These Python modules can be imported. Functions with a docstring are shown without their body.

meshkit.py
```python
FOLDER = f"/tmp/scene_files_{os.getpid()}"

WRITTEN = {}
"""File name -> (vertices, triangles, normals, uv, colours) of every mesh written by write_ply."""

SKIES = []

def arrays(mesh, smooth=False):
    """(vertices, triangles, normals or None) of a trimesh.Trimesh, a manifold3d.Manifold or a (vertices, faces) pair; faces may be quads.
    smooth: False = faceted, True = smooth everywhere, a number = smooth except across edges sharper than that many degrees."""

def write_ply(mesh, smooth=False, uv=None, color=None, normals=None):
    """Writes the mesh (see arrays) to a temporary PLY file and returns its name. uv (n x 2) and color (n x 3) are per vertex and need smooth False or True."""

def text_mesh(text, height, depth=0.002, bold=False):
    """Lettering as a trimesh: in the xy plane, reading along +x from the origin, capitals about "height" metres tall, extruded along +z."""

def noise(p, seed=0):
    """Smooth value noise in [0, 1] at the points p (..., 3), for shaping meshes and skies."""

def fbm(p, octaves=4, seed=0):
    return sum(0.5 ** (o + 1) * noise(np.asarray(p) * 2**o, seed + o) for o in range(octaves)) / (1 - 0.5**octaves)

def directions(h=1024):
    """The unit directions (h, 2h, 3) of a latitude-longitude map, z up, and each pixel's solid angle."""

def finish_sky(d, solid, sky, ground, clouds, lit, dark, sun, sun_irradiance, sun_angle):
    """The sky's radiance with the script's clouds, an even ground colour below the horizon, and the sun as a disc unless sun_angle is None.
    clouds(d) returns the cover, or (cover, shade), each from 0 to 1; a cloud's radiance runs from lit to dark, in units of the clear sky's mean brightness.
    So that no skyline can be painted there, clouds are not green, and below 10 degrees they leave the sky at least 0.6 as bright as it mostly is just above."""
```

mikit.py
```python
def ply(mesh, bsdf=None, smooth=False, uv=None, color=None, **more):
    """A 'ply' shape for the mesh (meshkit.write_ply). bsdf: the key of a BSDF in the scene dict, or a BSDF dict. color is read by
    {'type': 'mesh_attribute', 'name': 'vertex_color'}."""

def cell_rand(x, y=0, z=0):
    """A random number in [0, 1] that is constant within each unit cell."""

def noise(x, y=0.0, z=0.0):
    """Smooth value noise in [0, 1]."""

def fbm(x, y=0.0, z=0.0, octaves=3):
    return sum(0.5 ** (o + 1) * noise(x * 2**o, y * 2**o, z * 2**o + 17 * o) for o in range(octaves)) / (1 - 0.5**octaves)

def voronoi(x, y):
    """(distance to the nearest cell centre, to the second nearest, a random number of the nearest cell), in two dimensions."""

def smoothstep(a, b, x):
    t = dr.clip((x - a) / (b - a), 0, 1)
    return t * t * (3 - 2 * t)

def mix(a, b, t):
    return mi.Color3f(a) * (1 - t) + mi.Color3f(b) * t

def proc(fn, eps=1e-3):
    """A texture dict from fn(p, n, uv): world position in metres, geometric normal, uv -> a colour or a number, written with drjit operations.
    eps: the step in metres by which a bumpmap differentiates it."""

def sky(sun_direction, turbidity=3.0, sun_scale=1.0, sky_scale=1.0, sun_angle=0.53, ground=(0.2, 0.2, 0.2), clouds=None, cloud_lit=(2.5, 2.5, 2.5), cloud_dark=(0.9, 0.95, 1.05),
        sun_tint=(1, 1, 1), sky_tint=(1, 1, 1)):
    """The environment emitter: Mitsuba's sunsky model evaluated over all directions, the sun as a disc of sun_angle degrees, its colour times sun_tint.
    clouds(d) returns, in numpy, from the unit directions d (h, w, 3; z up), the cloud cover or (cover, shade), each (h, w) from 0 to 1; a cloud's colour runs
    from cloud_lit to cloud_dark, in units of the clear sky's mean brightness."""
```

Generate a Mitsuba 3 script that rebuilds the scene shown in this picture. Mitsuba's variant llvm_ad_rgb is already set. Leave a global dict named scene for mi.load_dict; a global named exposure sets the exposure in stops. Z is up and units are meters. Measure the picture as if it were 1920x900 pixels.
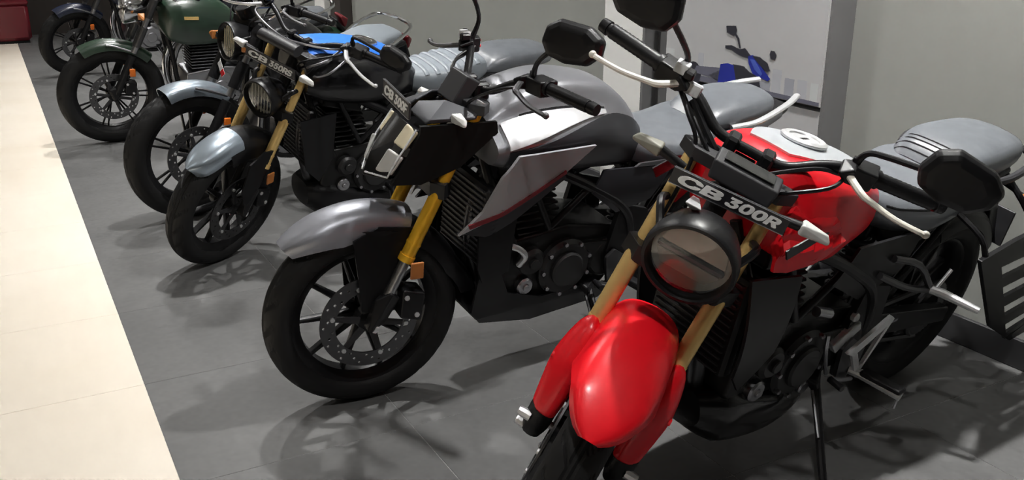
import math, random, numpy as np, trimesh, mitsuba as mi, mikit, meshkit, manifold3d
import drjit as dr
from shapely.geometry import Polygon, Point, box as sbox
from shapely import affinity, union_all
from scipy.interpolate import PchipInterpolator
random.seed(7); np.random.seed(7)
T = mi.ScalarTransform4f
PI = math.pi

# ------------------------------------------------------------------ camera, lights, exposure
CAM_H, PITCH, YAW = 1.377, math.radians(18.80), math.radians(28.67)
cdir = np.array([math.sin(YAW) * math.cos(PITCH), math.cos(YAW) * math.cos(PITCH), -math.sin(PITCH)])
scene = {'type': 'scene',
         'camera': {'type': 'perspective', 'fov': 57.44, 'fov_axis': 'x', 'near_clip': 0.05, 'far_clip': 100.0,
                    'to_world': T().look_at(origin=[0, 0, CAM_H], target=[float(cdir[0]), float(cdir[1]), float(CAM_H + cdir[2])], up=[0, 0, 1])}}
labels = {}
exposure = 0.0
SPOTS = [(2.1, 1.75, 2500), (1.2, 3.95, 1850), (1.2, 5.6, 1500), (1.2, 7.3, 1400), (1.2, 9.1, 1400), (1.3, 10.9, 1400), (.45, .55, 900)]
PANELS = [(x, y) for x in (-4.2, -1.4, 2.15) for y in (1.8, 4.8, 7.8, 10.8)]
PANEL_RAD, CEIL = 2.4, 3.3

# ------------------------------------------------------------------ materials
def mat(name, col, rough=0.5, metal=0.0, spec=0.5, clear=0.0, cgloss=0.9, **kw):
    d = {'type': 'principled', 'base_color': col if isinstance(col, dict) else {'type': 'rgb', 'value': list(col)},
         'roughness': rough if isinstance(rough, dict) else float(rough), 'metallic': float(metal), 'specular': float(spec)}
    if clear: d.update(clearcoat=float(clear), clearcoat_gloss=float(cgloss))
    d.update(kw)
    scene['mat_' + name] = {'type': 'twosided', 'bsdf': d}
mat('rubber', (.009, .009, .0095), .6, spec=.3)
mat('tread', (.022, .022, .022), .62)
mat('black', (.006, .006, .007), .4, spec=.32)
mat('satin', (.007, .007, .008), .36, spec=.3)
mat('gloss_black', (.005, .005, .006), .16, clear=.5)
mat('dark_grey', (.032, .032, .035), .45, spec=.35)
mat('engine_grey', (.028, .028, .029), .38, metal=.4, spec=.4)
mat('engine_dark', (.007, .007, .007), .36, spec=.35)
mat('alloy', (.78, .79, .80), .36, metal=.7)
mat('matte_black', (.006, .006, .006), .62, spec=.18)
mat('steel', (.42, .42, .44), .32, metal=1)
mat('dark_steel', (.13, .13, .135), .4, metal=1)
mat('chrome', (.85, .86, .88), .07, metal=1)
mat('gold', (.93, .64, .25), .38, metal=.6)
mat('gold_deep', (.95, .52, .035), .36, metal=.5)
mat('red', (.78, .007, .016), .3, spec=.35, clear=.55, cgloss=.95)
mat('dark_red', (.16, .01, .016), .4, clear=.4)
mat('gunmetal', (.25, .255, .275), .36, metal=.65, clear=.4, cgloss=.7)
mat('gunmetal_highlight', (.70, .71, .73), .38, metal=.6)  # gunmetal with the ceiling highlight of the facet put into its base colour
mat('shroud_grey', (.40, .405, .425), .45, metal=.35)
mat('fender_grey', (.34, .35, .39), .36, metal=.6, clear=.4, cgloss=.7)
mat('lever_cream', (.74, .71, .63), .4)
mat('gunmetal_dark', (.03, .031, .036), .34, metal=.4, clear=.3)
mat('gunmetal_mid', (.07, .072, .08), .4, metal=.5, clear=.2)
mat('silver_blue', (.40, .47, .54), .25, metal=.75, clear=.6)
mat('tank_sheen', (.58, .61, .64), .26, metal=.5, clear=.8)  # dark tank cover; its ceiling reflection is painted in as a pale base
mat('blue', (.025, .14, .55), .3, clear=.6, cgloss=.6)
mat('navy', (.008, .012, .03), .22, clear=1, cgloss=.6)
mat('green', (.010, .030, .016), .3, spec=.9, clear=1, cgloss=.3)
mat('orange', (.75, .17, .015), .3)
mat('amber', (.45, .16, .04), .35)
mat('white_plastic', (.78, .80, .82), .35)
mat('lens_white', (.62, .62, .60), .2, clear=.6)
mat('reflector', (.22, .215, .175), .45)
mat('reflector_light', (.42, .40, .33), .4)
mat('reflector_cream', (.80, .72, .52), .35)
mat('reflector_dark', (.035, .035, .032), .4)
mat('sign_black', (.012, .012, .016), .35)
mat('sign_white', (.95, .95, .95), .5)
mat('white', (.8, .8, .8), .5)
def vinyl(p, n, uv):
    return mikit.mix((.095, .103, .115), (.125, .136, .150), mikit.fbm(p.x * 30, p.y * 30, p.z * 30))
mat('vinyl', mikit.proc(vinyl), .36, spec=.7)
mat('vinyl_ribbed', (.20, .225, .25), .38, spec=.7)
def pale_tile(p, n, uv):
    k = mikit.fbm(p.x * 2.1 + 3, p.y * 2.1, 0.0, 4)
    c = mikit.mix((.80, .72, .60), (.88, .82, .72), k)
    return c
mat('tile_pale', mikit.proc(pale_tile), .42)
def dark_tile(p, n, uv):
    k = mikit.fbm(p.x * 1.7, p.y * 3.1, 0.0, 4)
    j = mikit.fbm(p.x * 60, p.y * 60, 0.0, 2)
    c = mikit.mix((.098, .0985, .099), (.148, .148, .147), k)
    return c * (0.92 + 0.16 * j)
mat('tile_dark', mikit.proc(dark_tile), .46)
mat('grout_pale', (.62, .56, .47), .8)
mat('grout_dark', (.34, .34, .34), .8)
def wall_paint(p, n, uv):
    k = mikit.fbm(p.x * 2, p.y * 1.3, p.z * 1.7, 3)
    return mikit.mix((.275, .282, .262), (.31, .317, .295), k)
mat('wall', mikit.proc(wall_paint), .7)
mat('pillar', (.74, .74, .715), .6)
mat('panel', (.46, .46, .465), .45)
mat('skirting', (.03, .03, .032), .5)
mat('ceiling', (.72, .72, .72), .8)
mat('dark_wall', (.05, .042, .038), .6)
mat('lamp_body', (.05, .05, .05), .5)
mat('maroon', (.17, .012, .022), .28, clear=.7)
mat('poster_blue', (.02, .03, .28), .5)
mat('poster_blue_light', (.06, .10, .42), .5)
mat('poster_black', (.03, .03, .04), .5)
mat('poster_grey_a', (.42, .43, .46), .5)
mat('poster_grey_b', (.32, .33, .37), .5)
mat('poster_grey_c', (.5, .52, .52), .5)
mat('poster_dark', (.13, .13, .17), .5)
mat('poster_pale', (.60, .62, .57), .5)
scene['mat_clear'] = {'type': 'thindielectric', 'int_ior': 1.45}

# ------------------------------------------------------------------ naming
def numbered(k):
    if k not in scene and k not in labels and not any(q.startswith(k + '__') for q in scene): return k
    i = 1
    while f'{k}_{i:03d}' in scene or f'{k}_{i:03d}' in labels or any(q.startswith(f'{k}_{i:03d}__') for q in scene): i += 1
    return f'{k}_{i:03d}'
COUNT = {}
def partkey(parent, name):
    base = f'{parent}__{name}'; i = COUNT.get(base, 0); COUNT[base] = i + 1
    return base if i == 0 else f'{base}_{i:03d}'
def thing(name, label, cat, group=None):
    key = numbered(name); labels[key] = {'label': label, 'category': cat}
    if group: labels[key]['group'] = group
    return key
def struct(key, mesh, m, label=None):
    scene[key] = mikit.ply(mesh, 'mat_' + m); labels[key] = {'kind': 'structure'}
    if label: labels[key]['label'] = label
    return key

# ------------------------------------------------------------------ mesh helpers
def tm(v, f): return trimesh.Trimesh(np.asarray(v, float), np.asarray(f, int), process=False)
def cat(*ms): return trimesh.util.concatenate([m for m in ms if m is not None])
def bx(c, s, b=0.0):
    m = trimesh.creation.box(s)
    if b > 0:
        h = np.array(s) / 2; b = min(b, h.min() * .9); pts = []
        for sx in (-1, 1):
            for sy in (-1, 1):
                for sz in (-1, 1):
                    q = h * [sx, sy, sz]
                    for k in range(3):
                        e = -b * np.array([sx, sy, sz], float); e[k] = 0; pts.append(q + e)
        m = trimesh.convex.convex_hull(np.array(pts))
    m.apply_translation(c); return m
def hull(pts, r=0.0):
    pts = np.array(pts, float)
    if r > 0:
        s = trimesh.creation.icosphere(subdivisions=1, radius=r).vertices
        pts = (pts[:, None] + s[None]).reshape(-1, 3)
    return trimesh.convex.convex_hull(pts)
def grid(V, cu=False, cv=False):
    n, m = V.shape[:2]; f = []
    I = np.arange(n * m).reshape(n, m)
    a = np.r_[np.arange(n), 0] if cu else np.arange(n); b = np.r_[np.arange(m), 0] if cv else np.arange(m)
    J = I[np.ix_(a, b)]
    q = np.stack([J[:-1, :-1], J[1:, :-1], J[1:, 1:], J[:-1, 1:]], -1).reshape(-1, 4)
    return V.reshape(-1, 3), np.vstack([q[:, [0, 1, 2]], q[:, [0, 2, 3]]])
def crom(P, k):
    P = np.asarray(P, float)
    if len(P) < 3 or k <= 1: return P
    Q = np.vstack([2 * P[0] - P[1], P, 2 * P[-1] - P[-2]]); out = []
    for i in range(1, len(Q) - 2):
        for t in np.arange(k) / k:
            a, b, c, d = Q[i - 1:i + 3]
            out.append(.5 * (2 * b + (c - a) * t + (2 * a - 5 * b + 4 * c - d) * t * t + (3 * b - a - 3 * c + d) * t ** 3))
    out.append(P[-1]); return np.array(out)
def tube(P, r, n=10, k=5, sq=None):
    P = np.asarray(P, float); R = np.full(len(P), r, float) if np.isscalar(r) else np.asarray(r, float)
    Q = crom(np.c_[P, R], k); P, R = Q[:, :3], Q[:, 3]
    t = np.gradient(P, axis=0); t /= np.linalg.norm(t, axis=1, keepdims=True) + 1e-12
    u = np.cross(t[0], [0, 0, 1.0]); u = u if np.linalg.norm(u) > .1 else np.cross(t[0], [0, 1.0, 0])
    a = np.arange(n) / n * 2 * PI; V = []
    for i in range(len(P)):
        u = u - t[i] * u.dot(t[i]); u /= np.linalg.norm(u); w = np.cross(t[i], u)
        sx, sy = (1, 1) if sq is None else sq
        V.append(P[i] + R[i] * (np.cos(a)[:, None] * u * sx + np.sin(a)[:, None] * w * sy))
    V = np.array(V); v, f = grid(V, cv=True); m = len(V)
    v = np.vstack([v, P[0], P[-1]]); c0, c1 = len(v) - 2, len(v) - 1; j = np.arange(n); j2 = (j + 1) % n
    f = np.vstack([f, np.c_[np.full(n, c0), j, j2], np.c_[np.full(n, c1), (m - 1) * n + j2, (m - 1) * n + j]])
    return tm(v, f)
def rod(p, q, r, r2=None, n=14): return tube([p, q], [r, r if r2 is None else r2], n, 1)
def lathe(prof, n=40, axis='y', c=(0, 0, 0), closed=False):
    prof = np.array(prof, float); a = np.arange(n) / n * 2 * PI
    r, h = prof[:, 0], prof[:, 1]
    V = np.stack([r[None] * np.sin(a)[:, None], np.broadcast_to(h, (n, len(h))), r[None] * np.cos(a)[:, None]], -1)
    if axis == 'x': V = V[..., [1, 0, 2]]
    if axis == 'z': V = V[..., [0, 2, 1]]
    v, f = grid(V, cu=True, cv=closed); return tm(v + np.array(c), f)
def disc(c, r, y0, y1, n=24, b=.004):
    return lathe([(0, y0), (r, y0), (r, y1 - b * np.sign(y1 - y0)), (r - b, y1), (0, y1)], n, 'y', (c[0], 0, c[1]))
def plate(poly, y0, y1):
    """shapely polygon in (x, z) extruded from y0 to y1"""
    if not isinstance(poly, Polygon): poly = Polygon(poly)
    m = trimesh.creation.extrude_polygon(poly, abs(y1 - y0), engine='earcut'); v = m.vertices
    return tm(np.c_[v[:, 0], min(y0, y1) + v[:, 2], v[:, 1]], m.faces[:, ::-1])
def skin(poly, yfun, th=.006, size=.03, sign=1):
    m = trimesh.creation.extrude_polygon(Polygon(poly), th, engine='earcut')
    v, f = trimesh.remesh.subdivide_to_size(m.vertices, m.faces, size)
    y = np.array([yfun(a, b) for a, b in v[:, :2]])
    return tm(np.c_[v[:, 0], sign * (y - th + v[:, 2]), v[:, 1]], f)
def shell(V, th):
    """open grid to a thin solid; th along -normal"""
    n, m = V.shape[:2]
    du, dv = np.gradient(V, axis=0), np.gradient(V, axis=1); N = np.cross(du, dv); N /= np.linalg.norm(N, axis=2, keepdims=True) + 1e-12
    W = V - th * N; v1, f1 = grid(V); v2, f2 = grid(W); o = n * m; I = np.arange(o).reshape(n, m)
    ring = np.r_[I[0, :], I[1:, -1], I[-1, -2::-1], I[-2:0:-1, 0]]; r2 = np.roll(ring, -1)
    side = np.vstack([np.c_[ring, r2, r2 + o], np.c_[ring, r2 + o, ring + o]])
    return tm(np.vstack([v1, v2]), np.vstack([f1, f2[:, ::-1] + o, side]))
class Surf:
    def __init__(s, st, dz=0.0):
        s.x = np.array([q[0] for q in st]); o = np.argsort(s.x); s.x = s.x[o]
        A = np.array([st[i][1] for i in o], float) + [0, dz]; s.k = A.shape[1]; s.f = PchipInterpolator(s.x, A, axis=0)
    def __call__(s, x, t):
        A = s.f(x); return PchipInterpolator(np.linspace(0, 1, s.k), A, axis=0)(t)
    def mesh(s, nx=26, ns=13):
        xs = np.linspace(s.x[0], s.x[-1], nx); t = np.linspace(0, 1, ns); V = []
        for x in xs:
            h = s(x, t); full = np.vstack([h, (h * [-1, 1])[-2:0:-1]]); V.append(np.c_[np.full(len(full), x), full])
        V = np.array(V); v, f = grid(V, cv=True); m = V.shape[1]
        v = np.vstack([v, V[0].mean(0), V[-1].mean(0)]); j = np.arange(m); j2 = (j + 1) % m; a = len(v) - 2
        f = np.vstack([f, np.c_[np.full(m, a), j2, j], np.c_[np.full(m, a + 1), (nx - 1) * m + j, (nx - 1) * m + j2]])
        return tm(v, f)
    def patch(s, x0, x1, t0, t1, off=.004, nx=16, nt=8, side=0, taper=None):
        """a raised piece over part of the surface; side 0 = both halves across the top, +1 / -1 = one side"""
        xs = np.linspace(x0, x1, nx); V = []
        for i, x in enumerate(xs):
            a, b = (t0, t1) if taper is None else taper(i / (nx - 1))
            if side == 0:
                h = s(x, np.linspace(0, b, nt)); full = np.vstack([(h * [-1, 1])[::-1], h[1:]])
            else:
                h = s(x, np.linspace(a, b, nt)); full = h * [side, 1]
            V.append(np.c_[np.full(len(full), x), full])
        V = np.array(V); du, dv = np.gradient(V, axis=0), np.gradient(V, axis=1); N = np.cross(du, dv); N /= np.linalg.norm(N, axis=2, keepdims=True) + 1e-12
        c = V.reshape(-1, 3).mean(0); 
        cen = np.array([c[0], 0, s(x0 * .5 + x1 * .5, np.array([0., 1.]))[:, 1].mean()])
        sg = np.sign(((V - cen) * N).sum()) or 1
        V = V + N * sg * off
        return shell(V, sg * (off + .006))
def mirror_y(m):
    m = m.copy(); m.vertices[:, 1] *= -1; m.faces = m.faces[:, ::-1]; return m

# ------------------------------------------------------------------ motorcycle frames
RAKE = math.radians(24.7); TRAIL = .093; AX = np.array([-math.sin(RAKE), 0, math.cos(RAKE)])
FA = np.array([-math.tan(RAKE), 0, 1.0])
def fpt(z, y, off=0.0, R=.293): return np.array([-math.tan(RAKE) * (z - R) + off, y, z])
class Bike:
    def __init__(s, pose, name, label, R=.293, group=None):
        X, Y, hd, lean, st = pose; hd, lean, st = map(math.radians, (hd, lean, st))
        s.R = R; s.key = thing(name, label, 'motorcycle', group)
        s.B = trimesh.transformations.translation_matrix([X, Y, 0]) @ trimesh.transformations.rotation_matrix(PI + hd, [0, 0, 1]) @ trimesh.transformations.rotation_matrix(lean, [1, 0, 0])
        s.S = s.B @ trimesh.transformations.rotation_matrix(st, AX, [TRAIL, 0, 0])
        lo = []
        for M, x in ((s.S, 0), (s.B, None)):
            if x is None: continue
            a = np.arange(180) / 90 * PI
            for y, r in ((0, R), (.035, R - .008), (-.035, R - .008)):
                lo.append((np.c_[r * np.sin(a), np.full(180, y), R + r * np.cos(a), np.ones(180)] @ M.T)[:, 2].min())
        dz = trimesh.transformations.translation_matrix([0, 0, -min(lo) + .001]); s.B = dz @ s.B; s.S = dz @ s.S
    def add(s, name, mesh, m, st=False, parent=None, smooth=32, label=None):
        if isinstance(mesh, list): return [s.add(name, q, m, st, parent, smooth, label) for q in mesh][0]
        mesh = mesh.copy(); mesh.apply_transform(s.S if st else s.B)
        k = partkey(parent or s.key, name); scene[k] = mikit.ply(mesh, 'mat_' + m, smooth=smooth)
        if label: labels[k] = {'label': label}
        return k
    def inv(s, w, st=False): return (np.linalg.inv(s.S if st else s.B) @ np.r_[w, 1])[:3]
    def world(s, p, st=False): return ((s.S if st else s.B) @ np.r_[p, 1])[:3]

# ------------------------------------------------------------------ shared assemblies
def tyre_mesh(R, hw, ri=.216, tread=True, n=220, block=False):
    r0 = R - (R - ri) * .55; ph = np.linspace(-2.35, 2.35, 41); prof = [(hw * np.sin(a), r0 + (R - r0) * math.copysign(abs(math.cos(a)) ** .95, math.cos(a))) for a in ph]
    prof += [(-.6 * hw, ri - .006), (.6 * hw, ri - .006)][::-1] if False else []
    y = np.array([q[0] for q in prof]); r = np.array([q[1] for q in prof]); a = np.arange(n) / n * 2 * PI
    V = np.stack([r[None] * np.sin(a)[:, None], np.broadcast_to(y, (n, len(y))), r[None] * np.cos(a)[:, None]], -1)
    if tread:
        L = a * R; yy = np.abs(y)[None] / hw; per = 2 * PI * R / 22
        u = (L[:, None] / per + 0.9 * yy + np.where(y[None] > 0, .5, 0.0)) % 1.0
        g = (np.abs(u - .5) < .075) & (yy > .12) & (yy < .86)
        g |= (np.abs(yy - .10) < .035)
        if block: g = ((u < .16) & (yy < .9)) | (np.abs(yy - .33) < .05)
        g &= (r[None] > r0 - .005)
        d = np.stack([np.sin(a), 0 * a, np.cos(a)], -1)[:, None, :]
        V = V - d * (g * .0045)[..., None]
    v, f = grid(V, cu=True, cv=True); m = tm(v, f[:, ::-1]); m.apply_translation([0, 0, R]); return m
def spoke_mesh(ang, R, r0, r1, w0, w1, th, y0=0.0, skew=0.0, y1=0.0):
    pts = []
    for r, w, y in ((r0, w0, y0), (r1, w1, y1)):
        b = ang + (skew if r == r1 else 0); d = np.array([math.sin(b), 0, math.cos(b)]); t = np.array([d[2], 0, -d[0]])
        for sw, sy in ((.5, .3), (.5, -.3), (-.5, .3), (-.5, -.3), (.25, .5), (.25, -.5), (-.25, .5), (-.25, -.5)):
            pts.append(d * r + t * w * sw + np.array([0, y + th * sy, 0]) + [0, 0, R])
    return hull(pts)
def wheel(b, name, R, hw, st, cx=0.0, ri=.216, nsp=10, pair=0.0, y_sp=False, disc_side=1, disc_r=.148, phase=0.1, rimcol='satin', thin=False, tread=True, block=False):
    tr = [cx, 0, 0]
    def A(nm, m, mt, parent=None, **k):
        for q in (m if isinstance(m, list) else [m]): q = q.copy(); q.apply_translation(tr); r = b.add(nm, q, mt, st, parent, **k)
        return r
    w = hw * .72
    rim = lathe([(ri - .006, -w + .006), (ri + .006, -w), (ri + .01, -w + .006), (ri - .004, -w + .014), (ri - .012, 0), (ri - .004, w - .014), (ri + .01, w - .006), (ri + .006, w), (ri - .006, w - .006), (ri - .024, .018), (ri - .026, -.018)], 56, 'y', (0, 0, R), closed=True)
    hub = cat(lathe([(.0, -.06), (.034, -.06), (.038, -.03), (.03, -.015), (.03, .015), (.038, .03), (.034, .06), (0, .06)], 24, 'y', (0, 0, R)))
    k = A(name, cat(rim, hub), rimcol)
    A('tyre', tyre_mesh(R, hw, ri, tread, block=block), 'rubber', k, smooth=28)
    for i in range(nsp):
        a = phase + i * 2 * PI / nsp
        if pair: a = phase + (i // 2) * 4 * PI / nsp + (pair if i % 2 else -pair)
        if thin:
            A('spoke', spoke_mesh(a, R, .03, ri - .01, .012, .009, .014, .016 * (-1) ** i, pair * .2 * (-1) ** i if pair else 0), rimcol, k)
        else:
            A('spoke', spoke_mesh(a, R, .026, ri - .014, .024, .013, .026, 0, (.05 if pair else .06) * ((-1) ** i if pair else 1)), rimcol, k)
    if disc_r:
        P = Point(0, 0).buffer(disc_r, 40).difference(Point(0, 0).buffer(disc_r - .045, 32))
        holes = union_all([Point((disc_r - .011 - .012 * (j % 3)) * math.cos(j * 2 * PI / 42), (disc_r - .011 - .012 * (j % 3)) * math.sin(j * 2 * PI / 42)).buffer(.0042, 5) for j in range(42)])
        P = P.difference(holes); y = disc_side * .062
        d = plate(P, y, y + disc_side * .005); d.apply_translation([0, 0, R]); dk = A('brake_disc', d, 'dark_steel', k, smooth=False)
        car = cat(*[spoke_mesh(j * PI / 3 + .3, R, .03, disc_r - .032, .022, .016, .008, y, 0, y) for j in range(6)])
        A('disc_carrier', car, 'dark_grey', k)
        A('disc_bolt', [*[lathe([(0, y), (.007, y), (.007, y + disc_side * .009), (0, y + disc_side * .009)], 8, 'y', ((disc_r - .034) * math.sin(j * PI / 3 + .3), 0, R + (disc_r - .034) * math.cos(j * PI / 3 + .3))) for j in range(6)]], 'alloy', k)
    A('axle', rod((0, -.105, R), (0, .105, R), .009), 'steel', k)
    A('axle_nut', [lathe([(0, .118), (.012, .118), (.014, .104), (.014, .098)], 6, 'y', (0, 0, R)), lathe([(0, -.118), (.012, -.118), (.014, -.104), (.014, -.098)], 6, 'y', (0, 0, R))], 'alloy', k, smooth=False)
    return k
def fender_grid(R, a0, a1, prof, na=26, cx=0.0, sk=None, rk=None, fl=0):
    """prof: half profile [(y, dr)] from the crown outwards, radius = R + dr; sk(t) scales the skirt drop, rk(t) narrows it"""
    pr = np.array(prof, float); s = np.linspace(0, 1, len(pr)); f = PchipInterpolator(s, pr, axis=0); q = f(np.linspace(0, 1, 11))
    full = np.vstack([(q * [-1, 1])[::-1], q[1:]]); V = []
    for i in range(na):
        t = i / (na - 1); a = math.radians(a0 + (a1 - a0) * t); g = full.copy()
        if sk is not None: c = q[0, 1]; g[:, 1] = c + (g[:, 1] - c) * sk(t)
        if rk is not None: g[:, 0] *= rk(t)
        r = R + g[:, 1] + (fl * max(0, .3 - t) / .3 if fl else 0); V.append(np.c_[cx + r * math.sin(a), g[:, 0], R + r * math.cos(a)])
    return np.array(V)
def fork(b, R, zlo, zlow_clamp=.70, ztop=.93, half=.1, col='gold', r_lo=.0205, r_up=.0165, low='steel', reflect=True, gaiter=None, refl='amber', zref=.45):
    for sd in (1, -1):
        y = sd * half
        k = b.add('fork_leg', rod(fpt(zlow_clamp - .01, y, R=R), fpt(zlo, y, R=R), r_lo, n=20), col, True)
        b.add('upper_tube', rod(fpt(ztop, y, R=R), fpt(zlow_clamp - .02, y, R=R), r_up, n=18), col, True, k)
        b.add('collar', cat(rod(fpt(zlo + .004, y, R=R), fpt(zlo - .014, y, R=R), r_lo + .003, n=20), rod(fpt(zlo + .035, y, R=R), fpt(zlo + .041, y, R=R), r_lo + .0015, n=20)), col, True, k)
        b.add('slider', rod(fpt(zlo, y, R=R), fpt(R + .05, y, R=R), .0155, n=18), low, True, k)
        foot = hull([fpt(R + .10, y + .012, .0, R), fpt(R + .10, y - .012, .0, R), (0.012, y + .014, R), (.012, y - .014, R), (-.03, y, R + .02), fpt(R + .08, y, .025, R), fpt(R + .08, y, -.03, R)], .01)
        b.add('axle_bracket', foot, 'satin', True, k)
        if reflect:
            p = fpt(zref, y + sd * .03, -.035, R)
            b.add('reflector', hull([p + [.016, 0, .022], p + [-.016, 0, .022], p + [.016, 0, -.022], p + [-.016, 0, -.022]], .004), refl, True, k)
    def clamp(z, th, m):
        pts = [fpt(z, sd * half, R=R) + d for sd in (1, -1) for d in ([.028, 0, th], [-.028, 0, th], [.028, 0, -th], [-.028, 0, -th], [0, sd * .03, th], [0, sd * .03, -th])]
        return hull([*pts, fpt(z, 0, -.05, R)], .003)
    b.add('lower_yoke', clamp(zlow_clamp, .02, None), 'black', True)
    b.add('upper_yoke', clamp(ztop - .005, .012, None), 'dark_grey', True)
    b.add('fork_cap', [*[rod(fpt(ztop + .012, sd * half, R=R), fpt(ztop - .02, sd * half, R=R), r_up - .001, n=12) for sd in (1, -1)]], 'alloy', True)
    b.add('steering_stem', rod(fpt(ztop + .01, 0, -.04, R), fpt(zlow_clamp - .03, 0, -.04, R), .024), 'black', True)
def caliper(b, R, sd, cx=-.10, cz=.04):
    c = np.array([cx, sd * .075, R + cz]); k = b.add('brake_caliper', hull([c + [.025, sy * .03, .045] for sy in (-1, 1)] + [c + [-.03, sy * .03, .03] for sy in (-1, 1)] + [c + [-.02, sy * .03, -.045] for sy in (-1, 1)] + [c + [.03, sy * .03, -.03] for sy in (-1, 1)], .008), 'satin', True)
    b.add('bolt', [*[lathe([(0, sd * .116), (.008, sd * .116), (.009, sd * .10), (.009, sd * .095)], 8, 'y', (c[0] + dx, 0, c[2] + dz)) for dx, dz in ((.02, .03), (-.012, -.03))]], 'alloy', True, k)
BAR = [(-.426, .385, 1.007), (-.372, .215, 1.012), (-.352, .15, 1.0), (-.325, .085, .968), (-.32, .04, .962), (-.32, 0, .962)]
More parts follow.
